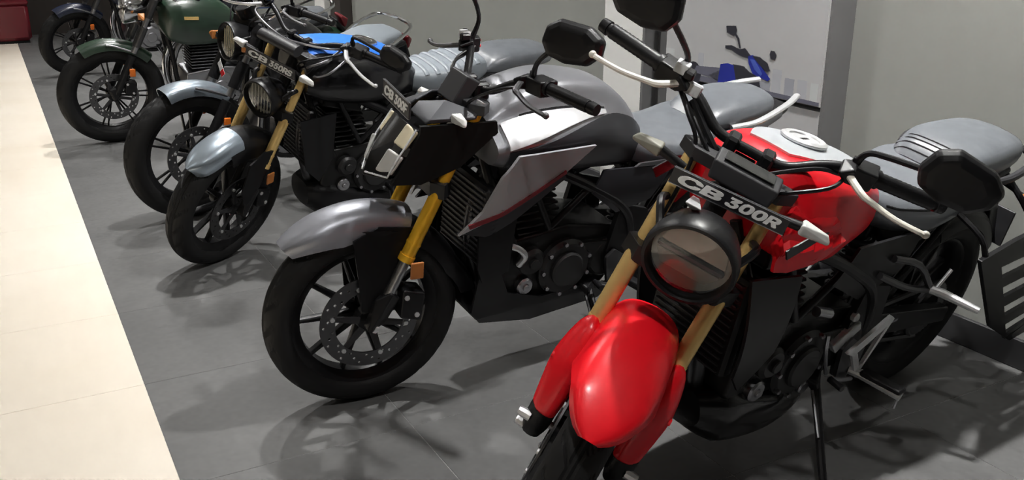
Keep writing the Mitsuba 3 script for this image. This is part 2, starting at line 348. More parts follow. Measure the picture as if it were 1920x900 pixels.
def handlebar(b, bar=BAR, col='black', bar_r=.0112, lever='alloy', mirrors=((-.26, .356, 1.134), (-.26, -.325, 1.16)), grip_col='black', res_col='white_plastic', mshape='hex', knee=True, lever_drop=0.0, stem_col='black', msize=(.066, .046), stems=None, mirror_on=(1, 1), myaw=0.0):
    P = np.array(bar); full = np.vstack([P, (P * [1, -1, 1])[-2::-1]]); k = b.add('handlebar', tube(full, bar_r, 12, 5), col, True)
    b.add('bar_clamp', [*[bx((-.32, sd * .04, .955), (.045, .028, .05), .006) for sd in (1, -1)]], 'black', True, k)
    g0, g1 = P[0], P[1]; d = (g0 - g1) / np.linalg.norm(g0 - g1)
    for sd in (1, -1):
        f = np.array([1, sd, 1.0]); a, e = (g0 - d * .135) * f, g0 * f; D = d * f
        rib = []
        for i in range(25):
            t = i / 24; rib.append((a + (e - a) * t, .0165 + (.0012 if i % 2 else 0)))
        gk = b.add('grip', cat(tube([q[0] for q in rib], [q[1] for q in rib], 14, 1), rod(a - D * .008, a + D * .002, .021)), grip_col, True, k)
        b.add('bar_end', cat(rod(e, e + D * .008, .014), rod(e + D * .008, e + D * .028, .0175, .0155)), 'black', True, gk)
        s = a - D * .03
        b.add('switchgear', hull([s + D * x + np.array([y, 0, z]) for x in (-.025, .022) for y, z in ((.02, .012), (-.024, .014), (.018, -.02), (-.022, -.018))], .006), 'black', True, k)
        b.add('button', [bx(s + D * .004 + np.array([-.028, 0, .008]), (.01, .016, .01), .003), bx(s - D * .014 + np.array([-.028, 0, -.006]), (.01, .012, .01), .003)], 'red' if sd < 0 else 'amber', True, k)
        # lever
        pv = s - D * .03 + np.array([.035, 0, .0]); tip = e + D * -.015 + np.array([.120, 0, -.016 - lever_drop])
        mid = s + D * .03 + np.array([.088, 0, -.010 - lever_drop * .25])
        lv = tube([pv, pv + (mid - pv) * .6 + [.012, 0, 0], mid, (mid + tip) / 2 + [.006, 0, -.002], tip + [0.0, 0, 0], tip + D * .012], [.009, .009, .0075, .007, .0066, .007], 9, 4, sq=(1, .8))
        lk = b.add('lever', cat(lv, trimesh.creation.icosphere(2, .0085).apply_translation(tip + D * .014)), lever, True, k)
        b.add('lever_perch', hull([pv + [0, 0, .012], pv + [0, 0, -.012], s - D * .03 + np.array([0, 0, .016]), s - D * .03 + np.array([0, 0, -.016]), s - D * .05 + np.array([0, 0, .01]), pv - D * .02], .006), 'black', True, lk)
        if sd < 0 and res_col:
            c = s - D * .022 + np.array([.022, 0, .030]); rk_ = b.add('brake_reservoir', hull([c + [x, y, z] for x in (-.010, .010) for y in (-.011, .011) for z in (-.008, .009)], .004), res_col, True, k)
            b.add('reservoir_cap', bx(c - D * .022 + np.array([0, 0, -.004]), (.03, .022, .020), .004), 'black', True, rk_)
        # mirror
        if not mirror_on[0 if sd > 0 else 1]: continue
        mc = np.array(mirrors[0 if sd > 0 else 1], float)
        base = s - D * .03 + np.array([0, 0, .016]); 
        if stems and stems[0 if sd > 0 else 1] is not None: pts = [base] + [np.array(q, float) for q in stems[0 if sd > 0 else 1]]
        else:
            jt = mc + np.array([-.03, -sd * .058, -.02]); kn = base + np.array([.01, sd * .008, .035]); pts = [base, kn, kn + (jt - kn) * .35 + [0, 0, .004], jt]
        mk = b.add('mirror', mirror_head(mc, sd, msize, mshape, yaw=myaw), 'black', True, smooth=45)
        b.add('mirror_stem', tube(pts, [.0085] + [.0065] * (len(pts) - 1), 9, 5), stem_col, True, mk)
        b.add('mirror_joint', cat(trimesh.creation.icosphere(2, .011).apply_translation(pts[-1]), rod(pts[0] + [0, 0, -.006], pts[0] + [0, 0, .012], .0105, n=6)), stem_col, True, mk)
        gl = mirror_head(mc + np.array([-.014, 0, 0]), sd, (msize[0] * .9, msize[1] * .88), mshape, .003, yaw=myaw)
        b.add('mirror_glass', gl, 'chrome', True, mk)
    return k
def mirror_head(c, sd, sz, shape, th=.013, yaw=0.0):
    w, h = sz
    if shape == 'round':
        o = [(w * math.cos(a), w * math.sin(a)) for a in np.arange(24) / 12 * PI]
    else: o = [(-w, -h * .15), (-w * .86, h * .62), (-w * .45, h), (w * .55, h * .86), (w, h * .35), (w * .94, -h * .35), (w * .55, -h * .9), (-w * .2, -h), (-w * .8, -h * .75)]; o = list(Polygon(o).buffer(-h * .3).buffer(h * .3, 4).exterior.coords)[:-1]
    pts = []
    for u, v in o:
        for x, s in ((-th, 1.0), (-th * .3, .99), (th * .3, .93), (th * .75, .80), (th, .62)): pts.append(c + np.array([x, sd * u * s, v * s]))
    m = hull(pts, .002)
    m.apply_transform(trimesh.transformations.rotation_matrix(sd * yaw, [0, 0, 1], c)); return m
def hoses(b, pts_list, name='cable', col='black', r=.0045, st=True):
    for P in pts_list: b.add(name, tube(P, r, 7, 5), col, st)

def engine_modern(b, wb, finish='engine_dark', cover='engine_grey', header='dark_steel', rad=True, cyl_fins=True, zoff=0.0, muffler=True):
    z = zoff; k = b.add('engine', hull([(x, y, q + z) for x, q in ((-.42, .48), (-.40, .34), (-.47, .25), (-.78, .24), (-.86, .33), (-.84, .46), (-.64, .50)) for y in (-.095, .095)], .012), finish)
    for i in range(8):
        t = i / 7; c = np.array([-.545 + .055 * t, 0, .50 + .16 * t + z])
        b.add('cooling_fin', bx(c, (.17, .19, .008), .003), finish, parent=k)
    b.add('cylinder_head', hull([(-.56, sy * .09, .66 + z) for sy in (-1, 1)] + [(-.40, sy * .09, .70 + z) for sy in (-1, 1)] + [(-.43, sy * .075, .77 + z) for sy in (-1, 1)] + [(-.54, sy * .075, .75 + z) for sy in (-1, 1)], .01), finish, parent=k)
    ck = b.add('crankcase_cover', cat(disc((-.635, .37 + z), .098, .09, .135, 36, .012), disc((-.635, .37 + z), .06, .135, .15, 30, .006)), cover, parent=k)
    b.add('cover_bolt', [*[disc((-.635 + .09 * math.cos(a), .37 + z + .09 * math.sin(a)), .0075, .13, .142, 6, .001) for a in np.arange(9) / 9 * 2 * PI]], 'steel', parent=k)
    b.add('sprocket_cover', cat(disc((-.80, .37 + z), .07, .09, .13, 28, .01), hull([(-.80, y, .43 + z) for y in (.09, .125)] + [(-.70, y, .44 + z) for y in (.09, .125)] + [(-.80, y, .31 + z) for y in (.09, .125)], .004)), finish, parent=k)
    b.add('water_pump', cat(disc((-.50, .42 + z), .045, .09, .14, 24, .01), disc((-.50, .42 + z), .018, .14, .152, 12, .003)), cover, parent=k)
    b.add('clutch_cover', mirror_y(cat(disc((-.66, .37 + z), .11, .09, .145, 36, .012), disc((-.66, .37 + z), .07, .145, .158, 30, .006))), cover, parent=k)
    b.add('oil_filter_cover', cat(disc((-.49, .33 + z), .03, .09, .128, 20, .005), disc((-.49, .33 + z), .012, .128, .136, 8, .002)), 'steel', parent=k)
    if rad:
        rk = b.add('radiator', bx((-.335, 0, .56), (.04, .25, .26), .008), 'black')
        for i in range(14): b.add('radiator_fin', bx((-.312, 0, .445 + i * .018), (.006, .22, .004)), 'dark_grey', parent=rk)
    ek = b.add('exhaust_pipe', tube([(-.40, .03, .70), (-.345, .035, .66), (-.325, .035, .52), (-.36, .03, .36), (-.42, .0, .24), (-.52, -.03, .19), (-.66, -.05, .185)], .021, 12, 6), header)
    if muffler:
        b.add('exhaust_link', tube([(-.66, -.05, .185), (-.85, -.10, .23), (-1.0, -.15, .30)], .021, 12, 5), header, parent=ek)
        b.add('muffler', tube([(-.98, -.15, .29), (-1.03, -.16, .315), (-1.34, -.205, .43), (-1.40, -.21, .45)], [.03, .052, .056, .042], 18, 4, sq=(1, 1.15)), 'satin', parent=ek)
        b.add('heat_shield', tube([(-1.04, -.215, .33), (-1.3, -.26, .43)], [.03, .03], 10, 1, sq=(.3, 1.2)), 'steel', parent=ek)
    return k
def chassis(b, wb, tubecol='black', seat_z=.70, lower=True):
    for sd in (1, -1):
        b.add('frame_tube', tube([(-.34, sd * .03, .86), (-.46, sd * .11, .76), (-.66, sd * .135, .66), (-.84, sd * .135, .54), (-.90, sd * .125, .38)], .016, 10, 5), tubecol)
        b.add('down_tube', tube([(-.33, sd * .03, .80), (-.36, sd * .10, .64), (-.44, sd * .115, .47)], .014, 10, 5), tubecol)
        b.add('truss_tube', rod((-.44, sd * .113, .75), (-.56, sd * .115, .52), .011), tubecol)
        b.add('truss_tube', rod((-.68, sd * .132, .645), (-.56, sd * .115, .52), .011), tubecol)
        b.add('subframe', tube([(-.78, sd * .12, .62), (-1.05, sd * .12, .70), (-1.42, sd * .10, .77)], .012, 10, 4), tubecol)
        b.add('subframe_stay', rod((-.90, sd * .125, .46), (-1.2, sd * .115, .72), .010), tubecol)
        b.add('swingarm', hull([(-.88, sd * .085, .43), (-.88, sd * .115, .36), (-.90, sd * .085, .36), (-.88, sd * .115, .43), (-wb - .03, sd * .10, .325), (-wb - .03, sd * .125, .285), (-wb - .03, sd * .10, .285), (-wb - .03, sd * .125, .325)], .006), 'satin')
    b.add('pivot_plate', [*[plate(Polygon([(-.83, .55), (-.80, .40), (-.84, .27), (-.91, .27), (-.95, .38), (-.93, .52)]).buffer(.01), sd * .118, sd * .136) for sd in (1, -1)]], 'black')
    b.add('shock_absorber', tube([(-.93, 0, .36), (-.96, 0, .66)], .02, 12, 1), 'black')
    n = 9; hx = np.linspace(0, n * 2 * PI, n * 14); b.add('shock_spring', tube(np.c_[-.932 - .025 * hx / hx.max() + .034 * np.cos(hx), .034 * np.sin(hx), .40 + .22 * hx / hx.max()], .0055, 6, 1), 'red' if b.key.endswith('x') else 'dark_grey')
    # chain and sprocket
    Rw = .306; c0, c1 = np.array([-.80, .37]), np.array([-wb, Rw]); r0, r1 = .035, .095
    u = (c1 - c0) / np.linalg.norm(c1 - c0); nrm = np.array([-u[1], u[0]])
    P = [(c0 + nrm * r0), (c1 + nrm * r1)] + [c1 + r1 * np.array([math.cos(t), math.sin(t)]) for t in np.linspace(math.atan2(nrm[1], nrm[0]), math.atan2(nrm[1], nrm[0]) + PI, 9)][1:] + [c0 - nrm * r0]
    b.add('chain', tube([(q[0], .085, q[1]) for q in P], .008, 6, 1), 'dark_steel')
    teeth = Polygon([((r1 - (.006 if i % 2 else 0)) * math.cos(i * PI / 38), (r1 - (.006 if i % 2 else 0)) * math.sin(i * PI / 38)) for i in range(76)]).difference(Point(0, 0).buffer(.05))
    b.add('rear_sprocket', plate(affinity.translate(teeth, -wb, Rw), .08, .087), 'dark_steel', smooth=False)
def foot_controls(b, silver='alloy', pz=.29, px=-.86):
    for sd in (1, -1):
        hk = b.add('peg_hanger', plate(Polygon([(px + .07, pz + .09), (px + .045, pz + .11), (px - .03, pz + .06), (px - .03, pz + .01), (px + .02, pz - .02), (px + .05, pz)]).buffer(.008), sd * .14, sd * .152), 'dark_steel')
        pk = b.add('foot_peg', tube([(px, sd * .15, pz), (px - .015, sd * .18, pz), (px - .04, sd * .29, pz - .005)], [.012, .014, .013], 10, 1), silver, parent=hk)
        b.add('peg_rubber', hull([(px - .018 - .0, sd * .19, pz + .016), (px - .045, sd * .285, pz + .014), (px - .0, sd * .19, pz + .014), (px - .025, sd * .285, pz + .012)], .008), 'black', parent=hk)
        b.add('feeler_bolt', rod((px - .038, sd * .283, pz), (px - .038, sd * .285, pz - .045), .004), 'steel', parent=hk)
    k = b.add('gear_lever', tube([(px, .165, pz - .02), (px + .06, .17, pz + .0), (px + .13, .172, pz + .03)], .006, 8, 3), 'steel')
    b.add('gear_toe_peg', rod((px + .13, .172, pz + .03), (px + .135, .215, pz + .03), .009), 'black', parent=k)
    b.add('brake_pedal', tube([(px, -.165, pz - .02), (px + .08, -.17, pz - .01), (px + .15, -.175, pz + .02)], .007, 8, 3), 'steel')
def kickstand(b, top, foot_world):
    f = b.inv(np.array(foot_world)); t = np.array(top); f2 = f
    k = b.add('kickstand', tube([t, t + (f2 - t) * .25, t + (f2 - t) * .75 + [0.004, 0, 0], f2], [.013, .0115, .0105, .01], 10, 4), 'black')
    d = (f2 - t) / np.linalg.norm(f2 - t)
    b.add('stand_foot', hull([f2 + [x, y, z] for x, y in ((.03, .02), (-.03, .02), (.03, -.02), (-.03, -.02)) for z in (0.0, -.003)], .004), 'black', parent=k)
    b.add('stand_spring', tube([t + [.02, .01, -.01], t + d * .13 + [.02, .01, 0]], .005, 8, 1), 'dark_steel', parent=k)
    b.add('stand_bracket', hull([t + [.03, -.02, .02], t + [-.03, -.02, .02], t + [0, .012, -.02], t + [.02, .01, .015]], .008), 'black', parent=k)
def rear_end(b, wb, plate_x=-1.63, lampz=.72):
    k = b.add('rear_fender', shell(fender_grid(.306, -58, 22, [(0, .035), (.05, .03), (.082, .008), (.088, -.03)], cx=-wb), .004), 'black')
    t = b.add('tail_mudguard', hull([(-1.42, sy * .07, .74) for sy in (-1, 1)] + [(-1.52, sy * .05, .72) for sy in (-1, 1)] + [(plate_x - .03, sy * .06, .46) for sy in (-1, 1)] + [(plate_x, sy * .06, .46) for sy in (-1, 1)], .006), 'black')
    b.add('number_plate', bx((plate_x - .02, 0, .52), (.008, .19, .12), .002), 'dark_grey', parent=t)
    b.add('tail_lamp', hull([(-1.50, sy * .06, .775) for sy in (-1, 1)] + [(-1.545, sy * .045, .765) for sy in (-1, 1)] + [(-1.53, sy * .045, .74) for sy in (-1, 1)], .006), 'dark_red')
    for sd in (1, -1): 
        i = b.add('rear_indicator', hull([(-1.47, sd * .16, .70), (-1.49, sd * .20, .70), (-1.49, sd * .16, .70), (-1.47, sd * .20, .69)], .012), 'amber'); b.add('indicator_stalk', rod((-1.47, sd * .06, .72), (-1.475, sd * .16, .70), .007), 'black', parent=i)
    return k
def round_lamp(b, c, r, ring='satin', refl='reflector', tilt=0.0, depth=.10, name='headlight', bar=True, face='reflector_light'):
    """round lamp facing +x"""
    def put(m): m = m.copy(); m.apply_transform(trimesh.transformations.rotation_matrix(tilt, [0, 1, 0])); m.apply_translation(c); return m
    k = b.add(name, put(lathe([(.0, -depth), (r * .55, -depth * .95), (r * .86, -depth * .55), (r * .97, -.02), (r, .0), (r, .018), (r * .97, .026), (r * .90, .027), (r * .86, .012), (r * .84, -.015)], 48, 'x')), ring, True)
    b.add('reflector_bowl', put(lathe([(r * .845, -.004), (r * .6, -.022), (r * .3, -.034), (0, -.038)], 40, 'x')), refl, True, k)
    if bar:
        b.add('lamp_divider', put(cat(bx((-.012, 0, -r * .08), (.012, r * 1.5, r * .14), .003))), 'reflector_dark', True, k)
        b.add('lamp_cell', put(hull([(-.014, -r * .70, r * .05), (-.014, r * .70, r * .05), (-.014, -r * .58, r * .46), (-.014, r * .58, r * .46), (-.014, 0, r * .70), (-.022, 0, r * .3)], .003)), face, True, k)
        b.add('lamp_cell', put(hull([(-.014, -r * .70, -r * .22), (-.014, r * .70, -r * .22), (-.014, -r * .5, -r * .54), (-.014, r * .5, -r * .54)], .003)), refl, True, k)
    else:
        b.add('bulb', put(trimesh.creation.icosphere(2, r * .16).apply_translation([-.014, 0, 0])), face, True, k)
        for i in range(7): b.add('lens_flute', put(bx((.004, -r * .6 + i * r * .2, 0), (.004, r * .05, 2 * math.sqrt(max(r * r * .68 - (r * .6 - i * r * .2) ** 2, .0004))), .001)), face, True, k)
    b.add('lens', put(lathe([(r * .88, .014), (r * .7, .021), (r * .4, .027), (0, .029)], 40, 'x')), 'clear', True, k, smooth=True)
    return k
def indicators(b, x, y, z, col='lens_white', x0=-.2, y0=.1, size=(.02, .045, .014)):
    for sd in (1, -1):
        cl = col if isinstance(col, str) else col[0 if sd > 0 else 1]; c = np.array([x, sd * y, z]); k = b.add('indicator', hull([c + [sx * size[0] * .5, -sd * size[1] * .5, sz * size[2] * .5] for sx in (-1, 1) for sz in (-1, 1)] + [c + [0, sd * size[1] * .7, -.004], c + [-.004, sd * size[1] * .55, .004]], .006), cl, True)
        b.add('indicator_stalk', rod((x0, sd * y0, z - .01), c - [0, sd * size[1] * .6, 0], .009, .011), 'black', True, k)
def board_sign(b, c4, text_a, text_b, label, th=.006, split=.46, frame='sign_black'):
    """a thin board held on the handlebar. c4: top-left, top-right, bottom-left corners in the steering frame, as read from the front"""
    key = thing('model_sign', label, 'sign', None)
    tl, tr, bl = map(np.array, c4); X = tr - tl; W = np.linalg.norm(X); X /= W; Z = tl - bl; Hh = Z.dot(Z) ** .5; Z = Z - X * X.dot(Z); H = np.linalg.norm(Z); Z /= H; N = np.cross(X, Z)
    M = np.eye(4); M[:3, 0], M[:3, 1], M[:3, 2], M[:3, 3] = X, Z, N, bl
    def put(nm, m, mt, smooth=False):
        m = m.copy(); m.apply_transform(M); m.apply_transform(b.S); k = partkey(key, nm); scene[k] = mikit.ply(m, 'mat_' + mt, smooth=smooth); return k
    put('board', bx((W / 2, H / 2, -th / 2), (W, H, th), .0012), frame)
    put('edge_strip', bx((W / 2, .0012, .0008), (W, .0016, .0016)), 'steel'); put('edge_strip', bx((W / 2, H - .0012, .0008), (W, .0012, .0016)), 'dark_steel')
    for t, x0, x1 in ((text_a, .05 * W, split * W), (text_b, (split + .015) * W, .95 * W)):
        m = meshkit.text_mesh(t, H * .62, .0012, bold=True); v = m.vertices; lo, hi = v.min(0), v.max(0); sh = .35
        v = np.vstack([v + [dx, dy, 0] for dx in (-.0011, .0011) for dy in (-.0007, .0007)]); m = tm(v, np.vstack([m.faces + i * len(m.vertices) for i in range(4)])); lo, hi = v.min(0), v.max(0)
        x = (v[:, 0] - lo[0]) / (hi[0] - lo[0]) * (x1 - x0 - sh * H * .5) + x0; y = (v[:, 1] - lo[1]) / (hi[1] - lo[1]) * H * .62 + H * .19
        m.vertices = np.c_[x + (y - H * .19) * sh, y, v[:, 2] + .0003]; put('lettering', m, 'sign_white')
    [put('clip', bx((W * q, H * .5, -th - .008), (.012, .012, .016), .002), 'black') for q in (.3, .7)]
    return key

# ------------------------------------------------------------------ the room
WX, Y0, Y1, XL = 2.77, -4.5, 13.7, -8.0
def wbox(x0, x1, y0, y1, z0, z1, b=0.0): return bx(((x0 + x1) / 2, (y0 + y1) / 2, (z0 + z1) / 2), (x1 - x0, y1 - y0, z1 - z0), b)
TS, TX, TY = .64, .25, .307      # floor tile size and grid origin (a joint lies on the edge between the pale and the dark floor)
TH = .012
struct('floor', cat(wbox(XL, TX, Y0, Y1, -.12, -.0012)), 'grout_pale')
k = partkey('floor', 'dark_screed'); scene[k] = mikit.ply(wbox(TX, WX, Y0, Y1, -.12, -.0012), 'mat_grout_dark')
def tile_mesh(w, h): return hull([(sx * (w / 2 - .0008 - e), sy * (h / 2 - .0008 - e), z) for sx in (-1, 1) for sy in (-1, 1) for z, e in ((-TH, 0), (-.0006, 0), (0, .0006))])
tiles = {}
for i in range(-4, 4):
    x0 = TX + i * TS; x1 = min(x0 + TS, WX); w = round(x1 - x0, 4)
    for j in range(-3, 21):
        y0 = TY + j * TS; y1 = min(y0 + TS, Y1); h = round(y1 - y0, 4)
        mt = 'mat_tile_pale' if i < 0 else 'mat_tile_dark'
        if (w, h, mt) not in tiles: tiles[(w, h, mt)] = mikit.ply(tile_mesh(w, h), mt)
        scene[partkey('floor', 'tile')] = {**tiles[(w, h, mt)], 'to_world': T().translate([(x0 + x1) / 2, (y0 + y1) / 2, 0.0])}
struct('wall_right', wbox(WX, WX + .15, Y0, Y1, -.12, CEIL), 'wall')
struct('wall_left', wbox(XL - .15, XL, Y0, Y1, -.12, CEIL), 'wall')
struct('wall_front', wbox(XL, WX, Y0 - .15, Y0, -.12, CEIL), 'dark_wall')
struct('wall_back', wbox(XL, WX, Y1, Y1 + .15, -.12, CEIL), 'dark_wall')
struct('ceiling', wbox(XL, WX, Y0, Y1, CEIL, CEIL + .1), 'ceiling')
struct('pillar_1', wbox(2.65, WX, 3.585, 3.90, 0, CEIL, .004), 'pillar')
struct('pillar_2', wbox(2.65, WX, 8.35, 8.64, 0, CEIL, .004), 'pillar')
struct('pillar_3', wbox(2.66, WX, 7.95, 8.22, 0, CEIL, .004), 'dark_wall')  # added dark panel beside the pale pillar
for a, (y0, y1) in enumerate(((Y0, 2.465), (3.405, 3.58), (3.905, 7.94), (8.645, Y1)), 1):
    struct(f'trim_{a}', wbox(WX - .016, WX, y0, y1, 0, .10, .003), 'skirting', 'dark skirting at the foot of the grey wall')
struct('wall_panel', cat(wbox(2.65, WX, 2.47, 3.40, .725, CEIL), wbox(2.66, WX, 2.475, 3.395, 0, .705)), 'panel', 'pale wall panel carrying a poster')
mat('shade_grey', (.15, .15, .152), .6)  # shade on the pillar and panel sides, put into a dark base colour
struct('trim_5', wbox(2.652, WX, 3.568, 3.585, 0, CEIL), 'shade_grey', 'shade painted dark grey on the side of the pale pillar')
struct('trim_6', wbox(2.655, WX, 2.458, 2.47, 0, CEIL), 'shade_grey', 'shade painted dark grey on the side of the pale wall panel')
struct('trim_7', wbox(2.73, WX, 3.405, 3.568, 0, CEIL), 'shade_grey', 'shade painted dark grey in the gap between pillar and wall panel')  # added filler, coloured dark to stand for the shade in the gap
pk = thing('wall_poster', 'printed picture of a small blue motorcycle before a hazy skyline on the wall panel', 'poster')
def pr(name, pts, m, d=.0016, x=2.65):
    P = Polygon(pts).buffer(0); mm = trimesh.creation.extrude_polygon(P, d, engine='earcut'); v = mm.vertices
    k = partkey(pk, name); scene[k] = mikit.ply(tm(np.c_[x - v[:, 2], v[:, 0], v[:, 1]], mm.faces), 'mat_' + m)
pr('sheet', [(2.472, .727), (3.398, .727), (3.398, 1.9), (2.472, 1.9)], 'panel', .0012)
x1 = 2.6488
rr = random.Random(3)
yy = 2.485
while yy < 3.38:
    w = rr.uniform(.025, .075); h = .75 + rr.uniform(.01, .10)
    pr('skyline', [(yy, .728), (yy + w, .728), (yy + w, h), (yy, h)], rr.choice(['poster_grey_a', 'poster_grey_b', 'poster_grey_c', 'poster_grey_a']), .0006, x1); yy += w + rr.uniform(0, .02)
pr('ground', [(2.474, .728), (3.396, .728), (3.396, .755), (2.474, .742)], 'poster_dark', .0009, x1)
for y, z, r in ((3.20, .735, .05),): pr('wheel', list(Point(y, z + .02).buffer(r).exterior.coords), 'poster_black', .0010, x1)
x2 = 2.6474
pr('body', [(2.948, .825), (2.887, .824), (2.851, .806), (2.80, .79), (2.78, .745), (3.02, .738), (3.1, .76)], 'poster_black', .0010, x2)
pr('seat', [(3.03, .80), (3.18, .79), (3.20, .76), (3.02, .75)], 'poster_dark', .0010, x2)
x3 = 2.6462
pr('fairing', [(2.867, .867), (2.841, .875), (2.802, .86), (2.774, .826), (2.732, .794), (2.745, .784), (2.791, .793), (2.832, .802), (2.858, .837)], 'poster_blue', .001, x3)
pr('tank', [(3.026, .816), (2.984, .825), (2.948, .821), (2.928, .763), (3.024, .738), (3.037, .736)], 'poster_blue', .001, x3)
pr('mirror', [(3.007, .974), (2.95, .979), (2.941, .959), (2.961, .938), (3.001, .949)], 'poster_black', .001, x3)
pr('mirror', [(2.742, .903), (2.722, .903), (2.709, .888), (2.718, .871), (2.739, .872), (2.746, .888)], 'poster_black', .001, x3)
pr('mirror_stem', [(2.95, .952), (2.926, .932), (2.912, .892), (2.920, .892), (2.936, .928), (2.957, .945)], 'poster_black', .001, x3)
pr('handlebar', [(3.005, .895), (2.969, .900), (2.917, .889), (2.887, .897), (2.852, .872), (2.862, .860), (2.901, .863), (2.94, .872), (2.967, .882), (3.003, .884)], 'poster_black', .001, x3)
pr('handlebar', [(2.841, .872), (2.80, .872), (2.754, .854), (2.735, .825), (2.762, .822), (2.794, .841)], 'poster_black', .0014, x3 - .0008)
pr('highlight', [(2.854, .858), (2.826, .857), (2.778, .809), (2.783, .798), (2.822, .82)], 'poster_blue_light', .001, x3 - .0009)

# ceiling lamps
for i, (x, y) in enumerate(PANELS):
    hx, pr_ = (.30, PANEL_RAD) if x < 0 else (.12, PANEL_RAD * 3.2)
    key = thing('ceiling_panel_lamp', 'square flush lamp panel in the showroom ceiling', 'ceiling lamp', 'panel lamps in the ceiling')
    scene[key + '__frame'] = mikit.ply(cat(wbox(x - hx - .02, x + hx + .02, y - .32, y + .32, CEIL - .02, CEIL - .004, .003)), 'mat_white_plastic')
    s = mikit.ply(tm([(x - hx, y - .3, CEIL - .0215), (x + hx, y - .3, CEIL - .0215), (x + hx, y + .3, CEIL - .0215), (x - hx, y + .3, CEIL - .0215)], [(0, 2, 1), (0, 3, 2)]), 'mat_white_plastic')
    s['emitter'] = {'type': 'area', 'radiance': {'type': 'rgb', 'value': [pr_, pr_ * .995, pr_ * .975]}, 'sampling_weight': .6}
    scene[key + '__diffuser'] = s
for i, (x, y, e) in enumerate(SPOTS):
    key = thing('ceiling_spotlight', 'small round black spotlight hanging from the showroom ceiling', 'ceiling lamp', 'spotlights on the ceiling')
    z = CEIL - .30
    scene[key + '__housing'] = mikit.ply(lathe([(0, z + .16), (.055, z + .16), (.078, z + .10), (.08, z - .055), (.073, z - .055), (.073, z + .03), (0, z + .032)], 24, 'z', (x, y, 0)), 'mat_lamp_body', smooth=30)
    scene[key + '__stem'] = mikit.ply(rod((x, y, z + .15), (x, y, CEIL - .001), .012), 'mat_lamp_body', smooth=30)
    a = np.arange(24) / 12 * PI; d = tm(np.vstack([[[x, y, z + .02]], np.c_[x + .07 * np.cos(a), y + .07 * np.sin(a), np.full(24, z + .02)]]), [(0, 1 + (j + 1) % 24, 1 + j) for j in range(24)]); L = float(e)
    s = mikit.ply(d, 'mat_white_plastic'); s['emitter'] = {'type': 'area', 'radiance': {'type': 'rgb', 'value': [L, L * .985, L * .955]}, 'sampling_weight': 3.0}; scene[key + '__lamp'] = s
# red box at the far end of the floor
rk = thing('display_block', 'dark red glossy box standing at the far left end of the pale floor', 'box')
scene[rk + '__body'] = mikit.ply(wbox(-.95, .42, 12.75, 13.35, .03, .46, .04), 'mat_maroon', smooth=40)
scene[rk + '__top'] = mikit.ply(wbox(-.96, .43, 12.74, 13.36, .44, .50, .02), 'mat_maroon', smooth=40)
scene[rk + '__plinth'] = mikit.ply(wbox(-.92, .39, 12.79, 13.31, .0, .04, .0), 'mat_black')

# ------------------------------------------------------------------ motorcycle 1: red, nearest
def spot_holes(*a): pass
b = Bike((.992, 1.632, 8.8, -14.1, 34.9), 'motorcycle', 'red motorcycle with round headlight and gold fork, nearest of the row')
R1, WB = .293, 1.344
wheel(b, 'front_wheel', R1, .055, True, disc_side=-1)
wheel(b, 'rear_wheel', .306, .074, False, cx=-WB, disc_side=-1, disc_r=.11)
fork(b, R1, .50, zlow_clamp=.705)
caliper(b, R1, -1)
fp = [(0, .058), (.036, .053), (.066, .036), (.084, .0), (.092, -.06), (.098, -.115)]
b.add('front_fender', shell(fender_grid(R1, -40, 43, fp, 40, sk=lambda t: 1 - .80 * min(1, max(0, (t - .40) / .42)) ** 1.3, rk=lambda t: 1.02 * math.sqrt(max(.04, 1 - max(0, (t - .55) / .46) ** 2.2))), .004), 'red', True)
for sd in (1, -1):
    G = lambda z, dx, dy=0: fpt(z, sd * (.104 + dy), dx)
    gk = b.add('fork_guard', tube([G(.545, .022, -.012), G(.53, .026), G(.46, .034, .004), G(.40, .036, .002), G(.345, .034), G(.335, .034)], [.012, .030, .046, .043, .036, .030], 18, 4, sq=(1, .74)), 'red', True, smooth=50)
    b.add('guard_lip', tube([G(.345, .034), G(.30, .022), G(.265, .005)], [.031, .030, .022], 14, 3, sq=(1, .7)), 'black', True, gk)
    b.add('axle_bolt', lathe([(0, sd * .150), (.010, sd * .150), (.012, sd * .138), (.012, sd * .12)], 8, 'y', (.03, 0, .315)), 'alloy', True, gk)
    b.add('axle_bolt', lathe([(0, sd * .146), (.010, sd * .146), (.012, sd * .134), (.012, sd * .11)], 8, 'y', (.015, 0, .272)), 'alloy', True, gk)
    b.add('guard_bolt', lathe([(0, sd * .148), (.008, sd * .148), (.009, sd * .13)], 8, 'y', (-.035, 0, .45)), 'red', True, gk)
tank1 = Surf([(-.335, [(0, .925), (.055, .92), (.085, .88), (.095, .82), (.08, .775), (0, .775)]), (-.40, [(0, .955), (.085, .95), (.145, .895), (.168, .80), (.135, .735), (0, .735)]),
              (-.50, [(0, .945), (.095, .937), (.158, .885), (.176, .785), (.14, .715), (0, .715)]), (-.64, [(0, .912), (.085, .902), (.138, .855), (.145, .77), (.11, .705), (0, .705)]),
              (-.76, [(0, .858), (.065, .848), (.102, .81), (.108, .75), (.085, .705), (0, .705)]), (-.83, [(0, .80), (.04, .797), (.07, .775), (.075, .74), (.06, .70), (0, .70)])])
tk = b.add('tank', tank1.mesh(34, 19), 'red', smooth=40)
b.add('tank_cover', tank1.patch(-.41, -.79, 0, .23, .005, taper=lambda t: (0, .10 + .12 * math.sin(PI * min(1, t * 1.3 + .05)))), 'tank_sheen', parent=tk, smooth=40)
cap = [(0, .0), (.05, 0), (.054, .003), (.054, .008), (.047, .012), (.043, .010), (.036, .0105), (.034, .007), (0, .007)]
def place(m, c, tilt): m = m.copy(); m.apply_transform(trimesh.transformations.rotation_matrix(tilt, [0, 1, 0])); m.apply_translation(c); return m
